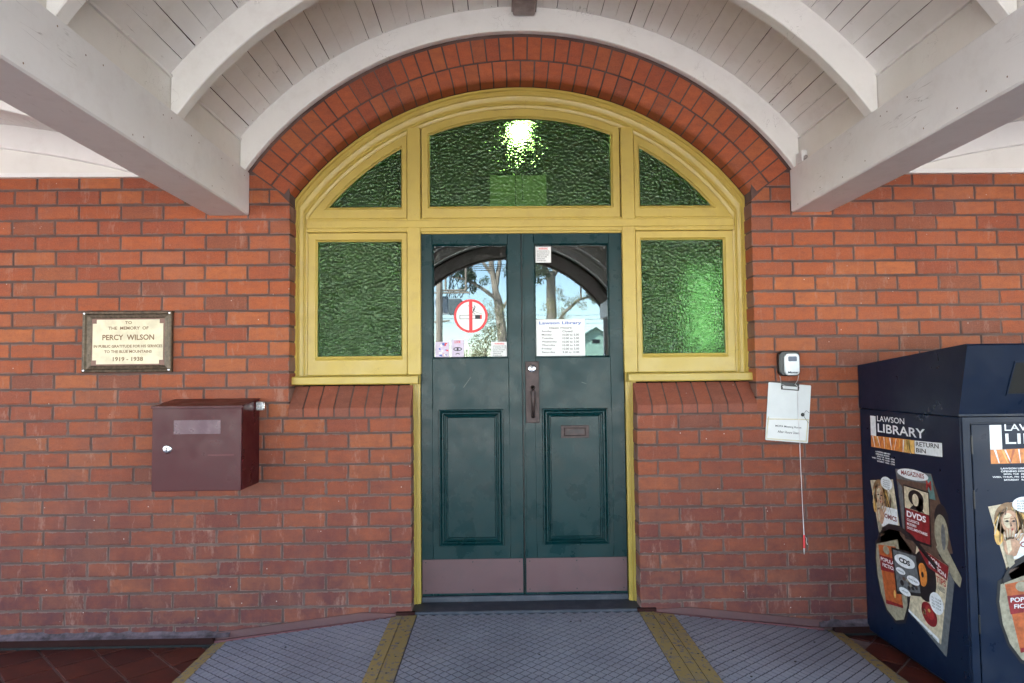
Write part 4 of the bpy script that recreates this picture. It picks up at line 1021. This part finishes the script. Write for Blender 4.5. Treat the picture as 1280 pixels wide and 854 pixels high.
# ------------------------------------------------------------------ library room behind the door
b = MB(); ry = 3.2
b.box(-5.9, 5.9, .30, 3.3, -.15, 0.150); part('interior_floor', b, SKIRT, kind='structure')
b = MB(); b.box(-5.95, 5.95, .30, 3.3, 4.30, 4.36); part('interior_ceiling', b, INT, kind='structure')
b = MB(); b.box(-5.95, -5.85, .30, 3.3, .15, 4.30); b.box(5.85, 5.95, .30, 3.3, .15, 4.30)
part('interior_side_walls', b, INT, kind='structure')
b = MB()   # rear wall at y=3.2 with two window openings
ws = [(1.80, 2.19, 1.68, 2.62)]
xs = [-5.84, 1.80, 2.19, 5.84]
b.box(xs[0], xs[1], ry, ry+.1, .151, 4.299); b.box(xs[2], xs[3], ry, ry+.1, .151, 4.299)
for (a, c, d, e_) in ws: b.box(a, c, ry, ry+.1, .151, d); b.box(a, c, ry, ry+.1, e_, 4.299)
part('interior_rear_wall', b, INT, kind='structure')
for k, (a, c, d, e_) in enumerate(ws):
    t = thing('rear_window', 'bright frosted window seen through the right green side window', 'window', ((a+c)/2, ry, d))
    q = MB(); q.box(a+.02, c-.02, ry+.05, ry+.054, d+.02, e_-.02); part('glass_pane', q, FROST, t)
    q = MB(); q.loft(R(a+.001, c-.001, d+.001, e_-.001), R(a+.025, c-.025, d+.025, e_-.025), [(0, ry+.09), (0, ry+.02), (1, ry+.02), (1, ry+.09)], True, 0, True); part('frame', q, CREAM, t)
T = thing('paper_sheet', 'pale sheet standing behind the green glass of the middle fanlight', 'paper', (.0, .2, 2.42))
b = MB(); b.box(-.186, .156, .196, .199, 2.42, 2.678); part('sheet', b, THINP, T)
T = thing('globe_lamp', 'lit white globe lamp hanging inside behind the middle fanlight', 'lamp', (.034, 1.2, 3.31))
b = MB(); b.lathe((.034, 1.2, 3.31), [(.062*sin(i*pi/12), -.062*cos(i*pi/12)) for i in range(13)], 'z', 20); part('globe', b, LAMP, T, True)
b = MB(); b.tube([(.034, 1.2, 3.39), (.034, 1.2, 4.30)], .008, 8); part('stem', b, BRASS, T)
T = thing('pull_chains', 'two dark pull chains hanging in front of the pale sheet in the middle fanlight', 'chain', (-.01, .182, 2.7))
b = MB()
for x, zb_ in ((-.03, 2.47), (.012, 2.53)):
    z = 2.70
    while z > zb_: b.lathe((x, .182, z), [(0, .008), (.004, 0), (0, -.008)], 'z', 6); z -= .014
part('chain', b, BLACKP, T, kind='stuff')
RB = thing('station_building', 'plain rear block of the brick building holding the library room', 'building', (0, 3.3, 0))
b = MB(); b.box(-6.0, -5.955, .302, 3.3, -.15, 4.62); b.box(5.955, 6.0, .302, 3.3, -.15, 4.62); b.box(-5.95, 5.95, 3.2, 3.3, 4.37, 4.62); part('wall', b, BF, RB)
b = MB(); b.box(-6.3, 6.3, -.25, 3.4, 4.64, 4.74); b.box(-6.02, 6.02, .001, .3, 3.9, 4.63) if False else None; part('roof', b, ROOFM, RB)

# ------------------------------------------------------------------ across the road: what the glass reflects
BARK = paint('pale_gum_bark', (.26, .22, .18), .8, (.22, .16, .12), .7, (.25, .18, .13), .6, (3, 3, .6), 8)
def leafmat(name, a, c):
    m, n, bb = new_mat(name); oi = N(n, 'ShaderNodeNewGeometry').outputs['Random Per Island']
    n.links.new(mix(n, oi, a, c), bb.inputs['Base Color']); bb.inputs['Roughness'].default_value = .5; return m
LEAF = leafmat('gum_leaves', (.035, .06, .02), (.12, .14, .06)); LEAF2 = leafmat('dark_leaves', (.015, .035, .015), (.05, .075, .03)); LEAF3 = leafmat('olive_leaves', (.10, .11, .04), (.20, .18, .08))
def tree(label, loc, limbs, clumps, leaf, size=.05, per=260, cat='tree', name='gum_tree'):
    T = thing(name, label, cat, loc); b = MB(); lx, ly, lz = loc
    for pts, r0, r1 in limbs:
        n = len(pts); P = [(lx+p[0], ly+p[1], p[2]) for p in pts]; F = []
        for i in range(n-1):
            for t in range(4): F.append(tuple(P[i][k]+(P[i+1][k]-P[i][k])*t/4+random.uniform(-.02, .02)*(r0/.15) for k in range(3)))
        F.append(P[-1]); b.tube(F, [r0+(r1-r0)*i/(len(F)-1) for i in range(len(F))], 9)
    part('trunk', b, BARK, T, True)
    V = []; Fc = []
    for (cx_, cy_, cz_, r) in clumps:
        for _ in range(int(per*r*r*3)):
            d = Vector((random.gauss(0, 1), random.gauss(0, 1), random.gauss(0, .8))); d = d.normalized()*r*random.uniform(.25, 1)**.6
            p = Vector((lx+cx_, ly+cy_, cz_))+d; u = Vector((random.gauss(0, 1), random.gauss(0, 1), random.gauss(0, .5)-.9)).normalized()
            w_ = u.cross(Vector((random.gauss(0, 1), random.gauss(0, 1), random.gauss(0, 1)))).normalized()
            L = size*random.uniform(.8, 2.0); W_ = size*random.uniform(.22, .4); k = len(V)
            V += [tuple(p), tuple(p+u*L*.5+w_*W_), tuple(p+u*L), tuple(p+u*L*.5-w_*W_)]; Fc.append((k, k+1, k+2, k+3))
    me = bpy.data.meshes.new('crown'); me.from_pydata(V, [], Fc); me.materials.append(leaf); me.update(); link('crown', me, T)
GZ = -.16
def cl(spec, n, spread=.5, r=(.25, .5)):
    o = []
    for (x, y, z) in spec:
        for _ in range(n): o.append((x+random.gauss(0, spread), y+random.gauss(0, spread), z+random.gauss(0, spread*.7), random.uniform(*r)))
    return o
tree('tall pale gum tree across the road with a forked trunk', (0.0, -20, GZ),
     [([(0, 0, GZ), (.0, 0, 2.6), (-.1, 0, 3.6), (-.22, 0, 4.3)], .20, .15), ([(-.22, 0, 4.3), (-.36, 0, 5.1), (-.42, .1, 6.2), (-.3, .2, 8)], .13, .05), ([(-.26, 0, 4.6), (-.12, -.1, 5.4), (-.05, 0, 6.4), (.3, 0, 8)], .10, .04),
      ([(-.2, 0, 4.2), (-.7, .1, 4.55), (-1.3, .1, 4.9), (-1.8, 0, 5.0)], .08, .03), ([(-.33, 0, 5.0), (-.75, 0, 5.6), (-1.2, 0, 6.1), (-1.7, 0, 7)], .07, .03), ([(.0, 0, 3.9), (.35, 0, 4.4), (.6, 0, 4.9)], .06, .02)],
     cl([(-1.45, 0, 5.2), (-1.0, 0, 4.9), (-1.6, .3, 5.6), (.55, .2, 5.3)], 7, .28, (.12, .3)) + cl([(-1, 0, 8), (0.5, 0, 8.3), (.3, 0, 7.4)], 8, .7), LEAF2, .07, 900)
tree('spreading gum tree across the road with drooping foliage', (1.75, -20.5, GZ),
     [([(0, 0, GZ), (-.02, 0, 2.5), (.03, 0, 4.2), (.0, 0, 5.2)], .22, .16), ([(0, 0, 5.0), (.5, 0, 5.8), (1.2, 0, 6.6)], .12, .05), ([(0, 0, 4.9), (-.3, 0, 5.7), (-.5, 0, 7)], .12, .05), ([(.03, 0, 3.1), (.5, 0, 3.75), (1.0, 0, 4.2), (1.6, 0, 4.35), (2.1, 0, 4.9)], .07, .03), ([(1.1, 0, 4.25), (1.1, 0, 4.7), (.9, 0, 5.2)], .04, .02)],
     cl([(-.4, 0, 5.5), (.6, 0, 5.6), (1.2, 0, 5.4), (1.7, 0, 5.0), (2.0, 0, 4.3)], 9, .30, (.12, .32)) + cl([(.6, 0, 7), (-.5, 0, 7.2), (1.6, 0, 6.4)], 9, .6), LEAF, .07, 900)
tree('dense olive green bush beside the power pole', (-.8, -19, GZ), [([(0, 0, GZ), (0, 0, 1.4), (.2, 0, 2.4)], .1, .04)], cl([(.15, 0, 2.7), (.55, 0, 3.1), (-.1, 0, 2.2), (.7, 0, 3.6), (.3, 0, 1.5)], 8, .22, (.15, .35)), LEAF3, .05, 420, name='bushy_tree')
tree('pale leaved young tree left of the green shed', (2.0, -19.5, GZ), [([(0, 0, GZ), (0, 0, 2.0), (.1, 0, 3.6)], .08, .03)], cl([(.1, 0, 4.3), (-.1, 0, 3.8), (.35, 0, 3.9), (.1, 0, 3.2)], 8, .25, (.12, .3)), LEAF3, .05, 380, name='bushy_tree')
tree('low dark hedge tree to the right of the green shed', (4.6, -27, GZ), [([(0, 0, GZ), (0, 0, 1.5)], .1, .05)], cl([(0, 0, 1.6), (.7, 0, 2.0), (1.4, 0, 1.5), (-.6, 0, 1.2)], 9, .35, (.3, .5)), LEAF2, .07, 200, name='bushy_tree')
T = thing('power_pole', 'grey timber power pole with a transformer and crossarm frame', 'power pole', (-1.9, -16, GZ))
b = MB(); b.tube([(-1.93, -16, GZ), (-1.90, -16, 5.0)], [.11, .09], 10); part('pole', b, BARK, T, True)
b = MB(); b.box(-2.06, -1.66, -16.4, -16.12, 3.34, 3.86, 0, .03); part('transformer', b, flat('pale_grey_steel', (.42, .46, .5), .5), T)
b = MB(); b.box(-1.64, -1.25, -16.3, -16.02, 3.30, 3.78, 0, .03); part('fuse_box', b, flat('dark_grey_steel', (.10, .12, .13), .5), T)
b = MB()
for (p, q) in (((-1.9, -16, 4.74), (-1.12, -16, 4.74)), ((-1.9, -16, 4.02), (-1.12, -16, 4.02)), ((-1.12, -16, 4.74), (-1.12, -16, 4.02)), ((-2.4, -16, 3.95), (-1.0, -16, 3.95)), ((-2.5, -16, 3.05), (-1.6, -16, 3.12)), ((-1.72, -16, 4.74), (-1.72, -16, 4.02))):
    b = MB(); b.tube([p, q], .03, 6); part('crossarm', b, BARK, T)
b = MB()
for k in range(14):
    x = -1.7+k*.045; b.tube([(x, -16.05, 4.7-random.random()*.3), (x+random.uniform(-.2, .2), -16.1, 4.3), (x+random.uniform(-.2, .2), -16.1, 3.8)], .010, 5)
for k in range(4): b.tube([(-8, -15+k*.3, 5.2-.1*k), (-2, -16, 4.8-.05*k), (5, -17, 4.9-.1*k), (14, -18, 5.3)], .010, 5)
for k in range(3): b.tube([(-8, -22, 3.6+.16*k), (3, -22, 3.45+.16*k), (14, -22, 3.6+.16*k)], .008, 5)
part('cables', b, BLACKP, T, kind='stuff')
T = thing('garden_shed', 'pale green gabled metal shed across the road', 'shed', (3.3, -18.5, GZ))
gm = flat('pale_green_steel', (.22, .34, .28), .5)
b = MB(); b.prism([(2.62, GZ), (2.62, 2.70), (3.02, 2.98), (3.42, 2.70), (3.42, GZ)], lambda u, v, d: (u, d, v), -18.0, -19.6); part('wall', b, gm, T)
b = MB()
for s in (-1, 1): b.prism([(3.02, 3.03), (3.02+s*.46, 2.70), (3.02+s*.46, 2.66), (3.02, 2.985)], lambda u, v, d: (u, d, v), -17.9, -19.7)
part('roof', b, flat('dark_green_steel', (.05, .09, .07), .5), T)
b = MB(); b.box(2.9, 3.14, -18.0, -17.985, 2.5, 2.62); part('vent', b, BLACKP, T)

S.render.film_transparent = False
print('objects', len(bpy.data.objects))
